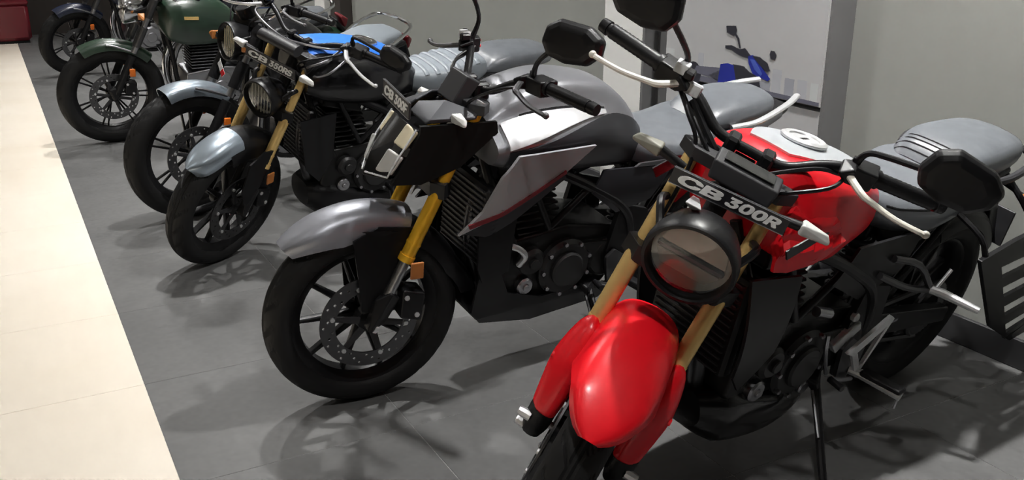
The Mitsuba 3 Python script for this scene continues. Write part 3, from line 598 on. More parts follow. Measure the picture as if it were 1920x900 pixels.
capk = b.add('fuel_cap', place(lathe(cap, 36, 'z'), (-.535, 0, .943), -.16), 'alloy', parent=tk)
b.add('cap_hinge', place(bx((0, 0, .0095), (.030, .012, .006), .002), (-.535, 0, .938), -.16), 'black', parent=capk)
b.add('cap_screw', [*[place(lathe([(0, .013), (.004, .013), (.004, .009)], 6, 'z', (.047 * math.cos(a), .047 * math.sin(a), 0)), (-.535, 0, .938), -.16) for a in np.arange(6) / 6 * 2 * PI]], 'dark_steel', parent=capk)
for sd in (1, -1):
    P = [(-.31, .785), (-.33, .85), (-.38, .885), (-.47, .865), (-.52, .80), (-.46, .765), (-.36, .74), (-.32, .745)]
    b.add('tank_shroud', skin(P, lambda x, z: .138 + .24 * max(0, min(.12, -.30 - x)) + .10 * (z - .75) - .9 * max(0, z - .84) + (.02 if z < .80 else 0), .008, .03, sd), 'red', parent=tk, smooth=25)
    b.add('shroud_badge', skin([(-.30, .80), (-.285, .825), (-.36, .845), (-.42, .84), (-.37, .82)], lambda x, z: .190 + .10 * (z - .75), .004, .03, sd), 'satin', parent=tk)
    b.add('side_cover', skin([(-.70, .70), (-.62, .62), (-.80, .52), (-.93, .58), (-.98, .69)], lambda x, z: .125 + .02 * math.sin((z - .5) * 12), .008, .03, sd), 'black', smooth=40)
    b.add('radiator_shroud', skin([(-.27, .73), (-.31, .46), (-.36, .40), (-.43, .50), (-.45, .70)], lambda x, z: .150 + .02 * math.sin((z - .4) * 9), .008, .03, sd), 'satin', smooth=40)
seat1 = Surf([(-.80, [(0, .80), (.04, .797), (.068, .785), (.08, .75), (.06, .715), (0, .715)]), (-.88, [(0, .785), (.06, .780), (.10, .76), (.118, .725), (.10, .69), (0, .69)]),
              (-1.02, [(0, .772), (.08, .770), (.135, .752), (.152, .72), (.13, .68), (0, .68)]), (-1.13, [(0, .785), (.08, .785), (.138, .776), (.15, .735), (.13, .69), (0, .69)]), (-1.20, [(0, .805), (.07, .803), (.11, .79), (.125, .76), (.10, .72), (0, .72)])])
sk_ = b.add('seat', seat1.mesh(26, 17), 'vinyl', smooth=45)
b.add('seat_seam', tube([np.r_[x, seat1(x, .44)] + [0, .001, 0] for x in np.linspace(-.84, -1.17, 10)], .003, 6, 2), 'black', parent=sk_)
pil1 = Surf([(-1.13, [(0, .80), (.05, .80), (.08, .795), (.09, .78), (.08, .765), (0, .765)]), (-1.17, [(0, .842), (.06, .84), (.098, .828), (.112, .80), (.10, .77), (0, .77)]), (-1.26, [(0, .868), (.065, .865), (.11, .85), (.125, .815), (.11, .775), (0, .775)]),
             (-1.40, [(0, .872), (.06, .868), (.102, .852), (.116, .82), (.10, .785), (0, .785)]), (-1.50, [(0, .858), (.045, .855), (.08, .842), (.09, .818), (.08, .795), (0, .795)]), (-1.53, [(0, .83), (.03, .83), (.05, .825), (.055, .812), (.05, .80), (0, .80)])], -.012)
pk_ = b.add('pillion_seat', pil1.mesh(28, 17), 'vinyl', smooth=45)
for i in range(4):
    x = -1.145 - .014 * i; b.add('stitching', tube([np.r_[x, pil1(x, t)] * [1, s, 1] for s, t in [(-1, .5), (-1, .3), (-1, .15), (1, 0), (1, .15), (1, .3), (1, .5)]], .0022, 5, 2), 'black', parent=pk_)
tail1 = Surf([(-.98, [(0, .70), (.08, .70), (.125, .69), (.13, .65), (.10, .60), (0, .60)]), (-1.20, [(0, .765), (.08, .765), (.12, .755), (.128, .72), (.10, .68), (0, .68)]), (-1.40, [(0, .785), (.07, .785), (.10, .778), (.105, .755), (.08, .73), (0, .73)]), (-1.56, [(0, .80), (.04, .80), (.06, .795), (.06, .78), (.045, .765), (0, .765)])])
b.add('tail_cowl', tail1.mesh(20, 13), 'black', smooth=45)
for sd in (1, -1): b.add('grab_rail', tube([(-1.22, sd * .125, .77), (-1.32, sd * .155, .785), (-1.48, sd * .135, .80), (-1.56, sd * .07, .80)], .011, 10, 5), 'dark_grey')
chassis(b, WB); engine_modern(b, WB); foot_controls(b); rear_end(b, WB)
hd = 1
HB = handlebar(b, lever='lever_cream', mirrors=((-.26, .362, 1.136), (-.26, -.327, 1.166)), msize=(.078, .054))
round_lamp(b, (-.075, 0, .815), .098, ring='satin', tilt=.12)
b.add('lamp_bracket', [tube([(-.12, .085, .82), (-.18, .11, .84), (-.24, .10, .82)], .009, 8, 3), tube([(-.12, -.085, .82), (-.18, -.11, .84), (-.24, -.10, .82)], .009, 8, 3)], 'black', True)
b.add('lamp_strut', hull([(-.092, -.034, .912), (-.092, -.064, .912), (-.10, -.05, .900), (-.158, -.044, .893), (-.158, -.056, .893), (-.158, -.05, .886)], .002), 'alloy', True)
ck = b.add('instrument_panel', hull([(-.195, sy * .062 + .015, .935) for sy in (-1, 1)] + [(-.205, sy * .066 + .015, .962) for sy in (-1, 1)] + [(-.255, sy * .066 + .015, .966) for sy in (-1, 1)] + [(-.25, sy * .062 + .015, .935) for sy in (-1, 1)], .006), 'dark_grey', True)
b.add('instrument_glass', bx((-.232, .015, .9735), (.04, .11, .002)), 'gloss_black', True, ck)
indicators(b, -.20, .185, .928, col=('lens_white', 'reflector'))
board_sign(b, ((-.152, -.120, .936), (-.152, .126, .954), (-.152, -.115, .898)), 'CB', '300R', 'black sign with white CB 300R lettering on the red motorcycle below its instruments')
hoses(b, [[(-.36, -.20, 1.0), (-.30, -.15, .98), (-.27, -.10, .93), (-.22, -.09, .80), (-.16, -.10, .62)], [(-.36, .20, 1.0), (-.28, .17, .99), (-.25, .08, .93), (-.30, .04, .84), (-.45, .08, .74)],
          [(-.37, -.19, .99), (-.29, -.11, .96), (-.27, -.03, .90), (-.34, .03, .82)], [(-.37, .19, .99), (-.31, .13, 1.0), (-.25, .03, .95), (-.33, -.04, .84)]])
b.add('cable_guide', tube([(-.345, -.155, .99), (-.30, -.07, .94), (-.30, .0, .90)], .009, 8, 4), 'black', True)
b.add('label_tag', bx((-.345, -.172, 1.012), (.012, .05, .03), .003), 'white_plastic', True)
bel = Surf([(-.34, [(0, .33), (.05, .33), (.08, .31), (.09, .27), (.06, .23), (0, .22)]), (-.42, [(0, .34), (.08, .34), (.125, .31), (.135, .24), (.10, .18), (0, .165)]), (-.58, [(0, .30), (.08, .30), (.13, .27), (.14, .215), (.11, .165), (0, .15)]), (-.74, [(0, .27), (.06, .27), (.10, .25), (.11, .21), (.08, .18), (0, .17)])])
b.add('belly_pan', bel.mesh(20, 15), 'gloss_black', smooth=45)
gd = Polygon([(-1.11, .63), (-1.28, .655), (-1.64, .675), (-1.70, .64), (-1.70, .23), (-1.60, .225), (-1.39, .34)]).buffer(.004)
GX = lambda z: -1.235 - (.60 - z) * .98
cuts = [Polygon([(GX(z) - .0, z - .024), (GX(z + .045), z + .021), (-1.675, z + .036), (-1.675, z - .008)]) for z in (.555, .468, .380, .292)]
gk = b.add('side_guard', plate(gd.difference(union_all([Polygon([(GX(.60) + .0, .60), (-1.675, .62), (-1.675, .27), (GX(.27), .245)])])), .245, .257), 'black', smooth=False)
rest = Polygon([(GX(.60) + .004, .604), (-1.679, .624), (-1.679, .266), (GX(.27) + .004, .241)]).difference(union_all(cuts))
for g in getattr(rest, 'geoms', [rest]):
    if g.area > .0006: b.add('guard_slat', plate(g, .246, .256), 'satin', parent=gk, smooth=False)
b.add('guard_stay', [tube([(-1.14, .25, .63), (-1.13, .22, .68), (-1.12, .13, .72)], .008, 8, 3), tube([(-1.40, .25, .655), (-1.41, .18, .71), (-1.42, .10, .76)], .009, 8, 3)], 'black', parent=gk)
for sd in (1, -1):
    k = b.add('pillion_peg_hanger', cat(tube([(-.86, sd * .15, .64), (-.98, sd * .165, .60), (-1.07, sd * .175, .515)], .010, 8, 3), tube([(-.82, sd * .15, .60), (-.95, sd * .165, .54), (-1.07, sd * .175, .505)], .010, 8, 3)), 'dark_steel')
    b.add('pillion_peg', tube([(-1.07, sd * .18, .51), (-1.08, sd * .21, .512), (-1.10, sd * .305, .51)], [.012, .013, .009], 10, 1), 'alloy', parent=k)
    b.add('peg_spring', rod((-1.075, sd * .19, .515), (-1.12, sd * .19, .565), .005), 'alloy', parent=k)
b.add('heel_plate', plate(Polygon([(-.725, .415), (-.755, .40), (-.80, .335), (-.83, .335), (-.90, .475), (-.88, .488)]).difference(Polygon([(-.775, .405), (-.812, .352), (-.826, .352), (-.872, .452)])), .185, .194), 'alloy', smooth=False)
b.add('frame_label', bx((-1.02, .139, .39), (.06, .002, .008)), 'steel')
k = b.add('linkage_cover', hull([(x, y, z) for x, z in ((-.745, .40), (-.785, .425), (-.80, .405), (-.765, .375)) for y in (.128, .142)], .004), 'alloy')
b.add('drive_cover', hull([(x, y, z) for x, z in ((-.79, .425), (-.835, .445), (-.845, .425), (-.80, .40)) for y in (.128, .142)], .004), 'alloy')
b.add('breather_tube', tube([(-.68, .15, .46), (-.685, .155, .42), (-.72, .15, .36), (-.755, .145, .31)], .006, 8, 4), 'steel')
b.add('hose_clamp', tube([(-.61, .135, .542), (-.665, .14, .525)], [.013, .013], 12, 1), 'steel')
b.add('frame_bolt', disc((-.81, .468), .013, .13, .145, 10), 'alloy')
b.add('oil_filler_cap', disc((-.68, .285), .020, .12, .142, 16), 'steel')
kickstand(b, (-.72, .145, .29), (1.63, 1.36, .007))

# ------------------------------------------------------------------ motorcycle 2: gunmetal street fighter
b = Bike((.828, 2.494, 4.9, -11, -7.4), 'motorcycle', 'gunmetal grey motorcycle with angular headlight and orange gold fork, second from the front')
wheel(b, 'front_wheel', R1, .055, True, disc_side=1, pair=0, phase=.24)
wheel(b, 'rear_wheel', .306, .074, False, cx=-WB, disc_side=-1, disc_r=.11)
fork(b, R1, .505, zlow_clamp=.70, col='gold_deep', half=.097, refl='amber', zref=.47)
caliper(b, R1, 1, cx=-.115, cz=.055)
fp = [(0, .058), (.035, .052), (.062, .03), (.07, -.005), (.07, -.03)]
fk = b.add('front_fender', shell(fender_grid(R1, -22, 44, fp, 26, rk=lambda t: 1 - .45 * max(0, (t - .7) / .3) ** 2, sk=lambda t: 1 - .5 * max(0, (t - .6) / .4)), .004), 'fender_grey', True)
b.add('rear_fender_half', shell(fender_grid(R1, -84, -18, [(0, .030), (.04, .026), (.06, .01), (.064, -.03)], 24, rk=lambda t: .7 + .3 * min(1, t * 2.5), fl=.035), .004), 'black', True, fk)
for sd in (1, -1):
    b.add('fender_stay', skin([(-.13, .58), (-.02, .595), (.055, .56), (.04, .44), (.03, .34), (-.015, .33), (-.05, .40), (-.09, .50)], lambda x, z: .078 + .05 * max(0, .56 - z), .006, .03, sd), 'satin', True, fk)
    b.add('fender_slot', skin([(-.075, .575), (-.03, .585), (.03, .588), (-.02, .567)], lambda x, z: .0815, .004, .03, sd), 'black', True, fk)
tank2 = Surf([(-.31, [(0, .90), (.08, .89), (.105, .87), (.165, .82), (.12, .77), (0, .77)]), (-.42, [(0, .965), (.085, .95), (.115, .905), (.19, .832), (.15, .745), (0, .745)]), (-.55, [(0, .985), (.085, .972), (.115, .915), (.186, .832), (.14, .73), (0, .73)]),
              (-.70, [(0, .965), (.075, .955), (.108, .90), (.158, .815), (.12, .71), (0, .71)]), (-.82, [(0, .90), (.062, .888), (.095, .845), (.115, .76), (.09, .69), (0, .69)]), (-.90, [(0, .80), (.05, .795), (.075, .777), (.088, .73), (.07, .68), (0, .68)])])
tk = b.add('tank', tank2.mesh(36, 21), 'gunmetal', smooth=40)
for sd in (1, -1):
    b.add('tank_side', tank2.patch(-.34, -.89, 0, 0, .005, 22, 8, sd, taper=lambda t: (.60 - .25 * t ** 1.5, .86)), 'gunmetal_dark', parent=tk, smooth=40)
    b.add('tank_line', tank2.patch(-.40, -.70, 0, 0, .0045, 18, 4, sd, taper=lambda t: (.385 + .03 * t, .40 + .03 * t)), 'satin', parent=tk)
    b.add('tank_facet', tank2.patch(-.34, -.70, 0, 0, .009, 20, 8, sd, taper=lambda t: (.405 + .03 * t, .59 - .13 * t)), 'gunmetal_highlight', parent=tk, smooth=40)
    P = [(-.215, .575), (-.27, .655), (-.305, .765), (-.345, .828), (-.45, .826), (-.62, .82), (-.525, .748), (-.35, .665)]
    yf = lambda x, z: .158 + .045 * min(1, max(0, (-.2 - x) / .12)) + .12 * (z - .7) - .06 * max(0, -.42 - x)
    s2 = b.add('shroud', skin(P, yf, .01, .03, sd), 'shroud_grey', parent=tk, smooth=30)
    b.add('accent_stripe', skin([(-.24, .60), (-.235, .612), (-.52, .757), (-.525, .747)], lambda x, z: yf(x, z) + .004, .006, .03, sd), 'dark_red', parent=s2)
    b.add('shroud_lower', skin([(-.222, .572), (-.53, .745), (-.55, .715), (-.38, .60), (-.30, .56)], lambda x, z: yf(x, z) - .022, .008, .03, sd), 'gunmetal_dark', parent=s2)
    b.add('side_cover', skin([(-.72, .70), (-.68, .63), (-.80, .54), (-.93, .57), (-1.0, .68)], lambda x, z: .13 + .02 * math.sin((z - .5) * 12), .008, .03, sd), 'gunmetal_dark', smooth=40)
    b.add('seat_trim', skin([(-.86, .705), (-.84, .695), (-1.04, .685), (-1.07, .70)], lambda x, z: .150, .008, .03, sd), 'steel')
    b.add('radiator_shroud', skin([(-.28, .60), (-.29, .45), (-.31, .40), (-.40, .42), (-.41, .62)], lambda x, z: .15, .008, .03, sd), 'satin', smooth=40)
seat2 = Surf([(-.84, [(0, .83), (.04, .826), (.07, .81), (.08, .775), (.07, .73), (0, .73)]), (-.93, [(0, .80), (.07, .795), (.115, .775), (.13, .74), (.11, .70), (0, .70)]), (-1.06, [(0, .79), (.09, .787), (.145, .77), (.158, .735), (.14, .69), (0, .69)]), (-1.17, [(0, .81), (.08, .808), (.135, .795), (.148, .755), (.13, .71), (0, .71)]), (-1.22, [(0, .83), (.06, .83), (.10, .82), (.115, .79), (.10, .76), (0, .76)])], -.028)
b.add('seat', seat2.mesh(26, 17), 'vinyl', smooth=45)
pil2 = Surf([(-1.16, [(0, .82), (.05, .82), (.085, .81), (.095, .79), (.08, .77), (0, .77)]), (-1.22, [(0, .865), (.065, .86), (.105, .845), (.118, .815), (.10, .78), (0, .78)]), (-1.36, [(0, .888), (.065, .884), (.108, .868), (.12, .83), (.10, .79), (0, .79)]), (-1.48, [(0, .885), (.05, .88), (.085, .865), (.095, .835), (.08, .80), (0, .80)]), (-1.53, [(0, .86), (.03, .858), (.05, .85), (.055, .835), (.05, .815), (0, .815)])], -.040)
b.add('pillion_seat', pil2.mesh(26, 17), 'vinyl', smooth=45)
tail2 = Surf([(-.98, [(0, .70), (.08, .70), (.13, .69), (.135, .65), (.10, .60), (0, .60)]), (-1.22, [(0, .78), (.08, .78), (.125, .77), (.13, .73), (.10, .68), (0, .68)]), (-1.42, [(0, .80), (.07, .80), (.105, .795), (.11, .765), (.08, .73), (0, .73)]), (-1.62, [(0, .81), (.03, .81), (.05, .805), (.05, .79), (.035, .775), (0, .775)])], -.03)
b.add('tail_cowl', tail2.mesh(20, 13), 'black', smooth=45)
for sd in (1, -1):
    b.add('tail_panel', tail2.patch(-1.12, -1.56, 0, 0, .006, 14, 6, sd, taper=lambda t: (.34, .62)), 'gunmetal')
    b.add('grab_rail', tube([(-1.26, sd * .125, .765), (-1.36, sd * .15, .785), (-1.52, sd * .12, .815), (-1.60, sd * .09, .83)], .013, 10, 5, sq=(1, .7)), 'alloy')
chassis(b, WB); engine_modern(b, WB); foot_controls(b, 'satin'); rear_end(b, WB)
handlebar(b, bar=[(-.458, .38, 1.006), (-.40, .215, 1.02), (-.37, .15, 1.005), (-.335, .085, .968), (-.32, .04, .962), (-.32, 0, .962)], lever='dark_steel', grip_col='satin', mirrors=((-.36, .428, 1.181), (-.36, -.37, 1.20)), res_col='white_plastic', stems=(((-.36, .27, 1.09), (-.35, .33, 1.131), (-.355, .37, 1.15)), ((-.41, -.19, 1.10), (-.38, -.175, 1.168), (-.37, -.24, 1.20), (-.365, -.31, 1.205))), msize=(.080, .05), myaw=.6)
hb = Polygon
k = b.add('headlight', hull([(.0, 0, .735), (-.02, 0, .79), (-.095, 0, .885), (-.035, .083, .75), (-.035, -.083, .75), (-.112, .088, .872), (-.112, -.088, .872), (-.17, .10, .86), (-.17, -.10, .86), (-.145, .098, .75), (-.145, -.098, .75)], .003), 'gloss_black', True)
for sd in (1, -1):
    b.add('light_unit', hull([(-.022, sd * .05, .758), (-.046, sd * .086, .757), (-.072, sd * .091, .798), (-.048, sd * .064, .812)], .006), 'lens_white', True, k)
    b.add('light_unit', hull([(-.070, sd * .056, .832), (-.082, sd * .090, .826), (-.112, sd * .090, .864), (-.10, sd * .06, .876)], .006), 'reflector_cream', True, k)
    b.add('light_surround', hull([(-.060, sd * .062, .812), (-.085, sd * .096, .806), (-.092, sd * .096, .822), (-.072, sd * .06, .832)], .005), 'reflector_dark', True, k)
    b.add('daytime_strip', tube([(.002, sd * .012, .738), (-.035, sd * .088, .745), (-.055, sd * .096, .79), (-.112, sd * .094, .876)], .0028, 6, 1), 'white_plastic', True, k)
    b.add('cowl', hull([(-.035, sd * .075, .738), (-.11, sd * .108, .888), (-.125, sd * .112, .87), (-.33, sd * .13, .885), (-.33, sd * .12, .862), (-.235, sd * .125, .775), (-.10, sd * .112, .735), (-.12, sd * .085, .73), (-.12, sd * .085, .88), (-.3, sd * .09, .87)], .004) if False else skin([(-.04, .728), (-.125, .722), (-.235, .765), (-.34, .86), (-.335, .892), (-.118, .888), (-.118, .868), (-.082, .80), (-.052, .745)], lambda x, z: .106 + .08 * max(0, -.1 - x), .012, .03, sd), 'matte_black', True, smooth=40)
    b.add('cowl_panel', hull([(-.125, sd * .02, .905), (-.14, sd * .092, .892), (-.15, sd * .095, .90), (-.27, sd * .118, .905), (-.28, sd * .11, .915), (-.21, sd * .05, .935), (-.15, sd * .012, .925)], .004), 'gunmetal_mid', True)
    b.add('sign_stay', rod((-.125, sd * .03, .90), (-.108, sd * .03, .925), .004), 'black', True)
b.add('cowl_chin', hull([(-.0, 0, .728), (-.05, .08, .735), (-.05, -.08, .735), (-.13, .09, .735), (-.13, -.09, .735), (-.12, 0, .71)], .004), 'satin', True)
ck = b.add('instrument_panel', hull([(-.255, sy * .05, .915) for sy in (-1, 1)] + [(-.235, sy * .05, .93) for sy in (-1, 1)] + [(-.275, sy * .048, .995) for sy in (-1, 1)] + [(-.305, sy * .048, .98) for sy in (-1, 1)], .006), 'dark_grey', True)
b.add('instrument_glass', bx((-.283, 0, .952), (.004, .08, .04)), 'gloss_black', True, ck)
indicators(b, -.22, .13, .905, x0=-.26, y0=.08)
board_sign(b, ((-.088, -.064, .960), (-.088, .136, .950), (-.088, -.106, .915)), 'CB', '300F', 'small grey edged sign with white CB 300F lettering above the angular headlight', frame='dark_grey', split=.44)
hoses(b, [[(-.40, -.18, 1.02), (-.33, -.16, .99), (-.29, -.12, .92), (-.22, -.10, .78), (-.15, -.10, .60)], [(-.38, .20, 1.01), (-.30, .18, 1.0), (-.26, .08, .93), (-.32, .03, .84), (-.45, .08, .74)], [(-.38, -.19, 1.0), (-.30, -.12, .98), (-.29, -.03, .90)]])
P = [(-.315, .50), (-.295, .285), (-.33, .24), (-.53, .195), (-.80, .215), (-.86, .27), (-.74, .29), (-.55, .285), (-.42, .33), (-.37, .44)]
for sd in (1, -1): b.add('belly_pan', skin(P, lambda x, z: .132 - .25 * max(0, .26 - z) + .05 * max(0, z - .3), .008, .03, sd), 'satin', smooth=40)
b.add('belly_floor', hull([(-.33, sy * .11, .245) for sy in (-1, 1)] + [(-.53, sy * .11, .20) for sy in (-1, 1)] + [(-.80, sy * .11, .215) for sy in (-1, 1)] + [(-.6, sy * .1, .25) for sy in (-1, 1)], .004), 'satin')
b.add('oil_cooler_pipe', tube([(-.40, .135, .50), (-.43, .15, .49), (-.455, .15, .46), (-.45, .13, .42)], .010, 8, 4), 'alloy')
kickstand(b, (-.74, .14, .27), (1.52, 2.12, .007))

# ------------------------------------------------------------------ motorcycle 3: black with blue tank
b = Bike((.733, 3.926, 6.9, -12.2, 27.0), 'motorcycle', 'black and blue motorcycle with gold fork and pale ribbed seat, third from the front')
wheel(b, 'front_wheel', R1, .055, True, disc_side=1, phase=.1)
wheel(b, 'rear_wheel', .306, .074, False, cx=-WB, disc_side=-1, disc_r=.11)
fork(b, R1, .50, zlow_clamp=.70, refl='amber', zref=.44)
caliper(b, R1, 1)
fk3 = b.add('front_fender', shell(fender_grid(R1, -38, 14, [(0, .048), (.035, .042), (.06, .024), (.072, -.01), (.078, -.05)], 24), .004), 'satin', True)
b.add('fender_tip', shell(fender_grid(R1, 0, 42, [(0, .054), (.03, .050), (.055, .036), (.068, .010), (.07, -.010)], 24, rk=lambda t: math.sqrt(max(.08, 1 - max(0, (t - .5) / .52) ** 2.2))), .004), 'silver_blue', True, fk3)
for sd in (1, -1): b.add('fork_guard', skin([(-.15, .56), (-.06, .575), (.01, .54), (.04, .42), (.02, .345), (-.03, .36), (-.09, .47)], lambda x, z: .118, .007, .03, sd), 'satin', True, smooth=40)
tank3 = Surf([(-.30, [(0, .90), (.08, .895), (.13, .87), (.15, .81), (.12, .77), (0, .77)]), (-.38, [(0, .945), (.085, .94), (.15, .89), (.172, .80), (.14, .735), (0, .735)]), (-.54, [(0, .94), (.09, .93), (.155, .885), (.176, .79), (.14, .71), (0, .71)]), (-.70, [(0, .905), (.075, .895), (.128, .85), (.14, .77), (.11, .70), (0, .70)]), (-.80, [(0, .85), (.06, .842), (.095, .81), (.10, .755), (.08, .70), (0, .70)]), (-.85, [(0, .80), (.04, .797), (.065, .78), (.07, .745), (.06, .71), (0, .71)])])
tk = b.add('tank', tank3.mesh(32, 19), 'gloss_black', smooth=40)
b.add('tank_top', tank3.patch(-.32, -.72, 0, .26, .004, taper=lambda t: (0, .25 + .06 * math.sin(PI * t))), 'blue', parent=tk, smooth=40)
capk = b.add('fuel_cap', place(lathe(cap, 36, 'z'), (-.62, 0, .925), -.2), 'chrome', parent=tk)
seat3 = Surf([(-.82, [(0, .80), (.05, .797), (.08, .785), (.09, .75), (.07, .71), (0, .71)]), (-.90, [(0, .81), (.07, .806), (.11, .79), (.125, .75), (.10, .70), (0, .70)]), (-1.02, [(0, .825), (.08, .821), (.125, .805), (.138, .76), (.11, .71), (0, .71)]), (-1.14, [(0, .845), (.08, .841), (.12, .825), (.13, .78), (.10, .73), (0, .73)]), (-1.19, [(0, .835), (.06, .831), (.10, .815), (.11, .78), (.08, .75), (0, .75)])])
b.add('pillion_seat', pil1.mesh(28, 17).apply_translation([-.07, 0, .0]), 'vinyl', smooth=45)
sk_ = b.add('seat', seat3.mesh(28, 17), 'vinyl_ribbed', smooth=45)
for i in range(6):
    x = -.88 - .05 * i; b.add('seat_rib', tube([np.r_[x, seat3(x, t)] * [1, s, 1] for s, t in [(-1, .42), (-1, .3), (-1, .15), (1, 0), (1, .15), (1, .3), (1, .42)]], .012, 8, 2, sq=(1, .55)), 'vinyl_ribbed', parent=sk_, smooth=45)
b.add('tail_cowl', tail1.mesh(20, 13), 'black', smooth=45)
for sd in (1, -1):
    b.add('side_cover', skin([(-.70, .70), (-.62, .62), (-.80, .52), (-.95, .58), (-1.02, .70)], lambda x, z: .13, .008, .03, sd), 'gloss_black')
    b.add('radiator_shroud', skin([(-.27, .66), (-.30, .44), (-.36, .38), (-.42, .48), (-.43, .68)], lambda x, z: .150, .008, .03, sd), 'satin')
chassis(b, WB); engine_modern(b, WB, cover='engine_grey'); foot_controls(b, 'satin'); rear_end(b, WB)
handlebar(b, bar=[(-.43, .405, 1.0), (-.375, .235, 1.012), (-.352, .16, 1.0), (-.325, .085, .968), (-.32, .04, .962), (-.32, 0, .962)], mirrors=((-.36, .43, 1.07), (-.34, -.40, 1.12)), msize=(.072, .042), lever_drop=.03, res_col='steel')
round_lamp(b, (-.140, .004, .748), .081, ring='satin', bar=False, tilt=.1)
b.add('lamp_bracket', [*[tube([(-.17, sd * .068, .755), (-.20, sd * .10, .80), (-.25, sd * .10, .80)], .010, 8, 3) for sd in (1, -1)]], 'black', True)
ck = b.add('instrument_panel', tube([(-.20, -.09, .975), (-.20, .10, .985)], .028, 14, 1, sq=(1, .8)), 'dark_grey', True)
b.add('instrument_stay', [*[rod((-.21, y, .965), (-.30, y, .955), .01) for y in (-.04, .04)]], 'black', True, ck)
indicators(b, -.18, .175, .90, col='lens_white')
board_sign(b, ((-.165, -.125, .912), (-.165, .135, .924), (-.165, -.130, .868)), 'CB', '350RS', 'narrow black sign with white lettering on the black and blue motorcycle')
hoses(b, [[(-.36, -.20, 1.0), (-.28, -.16, .97), (-.25, -.11, .90), (-.20, -.10, .75), (-.15, -.10, .60)], [(-.37, .22, 1.0), (-.28, .20, .99), (-.22, .10, .93), (-.30, .04, .84)], [(-.37, .21, .99), (-.27, .16, .95), (-.24, .12, .86), (-.36, .10, .74)]])
hoses(b, [[(-.36, .20, 1.0), (-.26, .18, 1.02), (-.22, .05, 1.0), (-.30, -.05, .95)], [(-.37, .18, .99), (-.25, .19, .97), (-.22, .14, .93), (-.30, .09, .88)], [(-.34, .24, .99), (-.24, .23, .94), (-.24, .16, .89), (-.36, .12, .86)], [(-.36, -.20, 1.0), (-.25, -.18, 1.02), (-.22, -.06, 1.0), (-.3, .03, .94)]], col='steel')
b.add('belly_pan', bel.mesh(20, 15), 'satin', smooth=45)
kickstand(b, (-.72, .145, .29), (1.40, 3.53, .007))

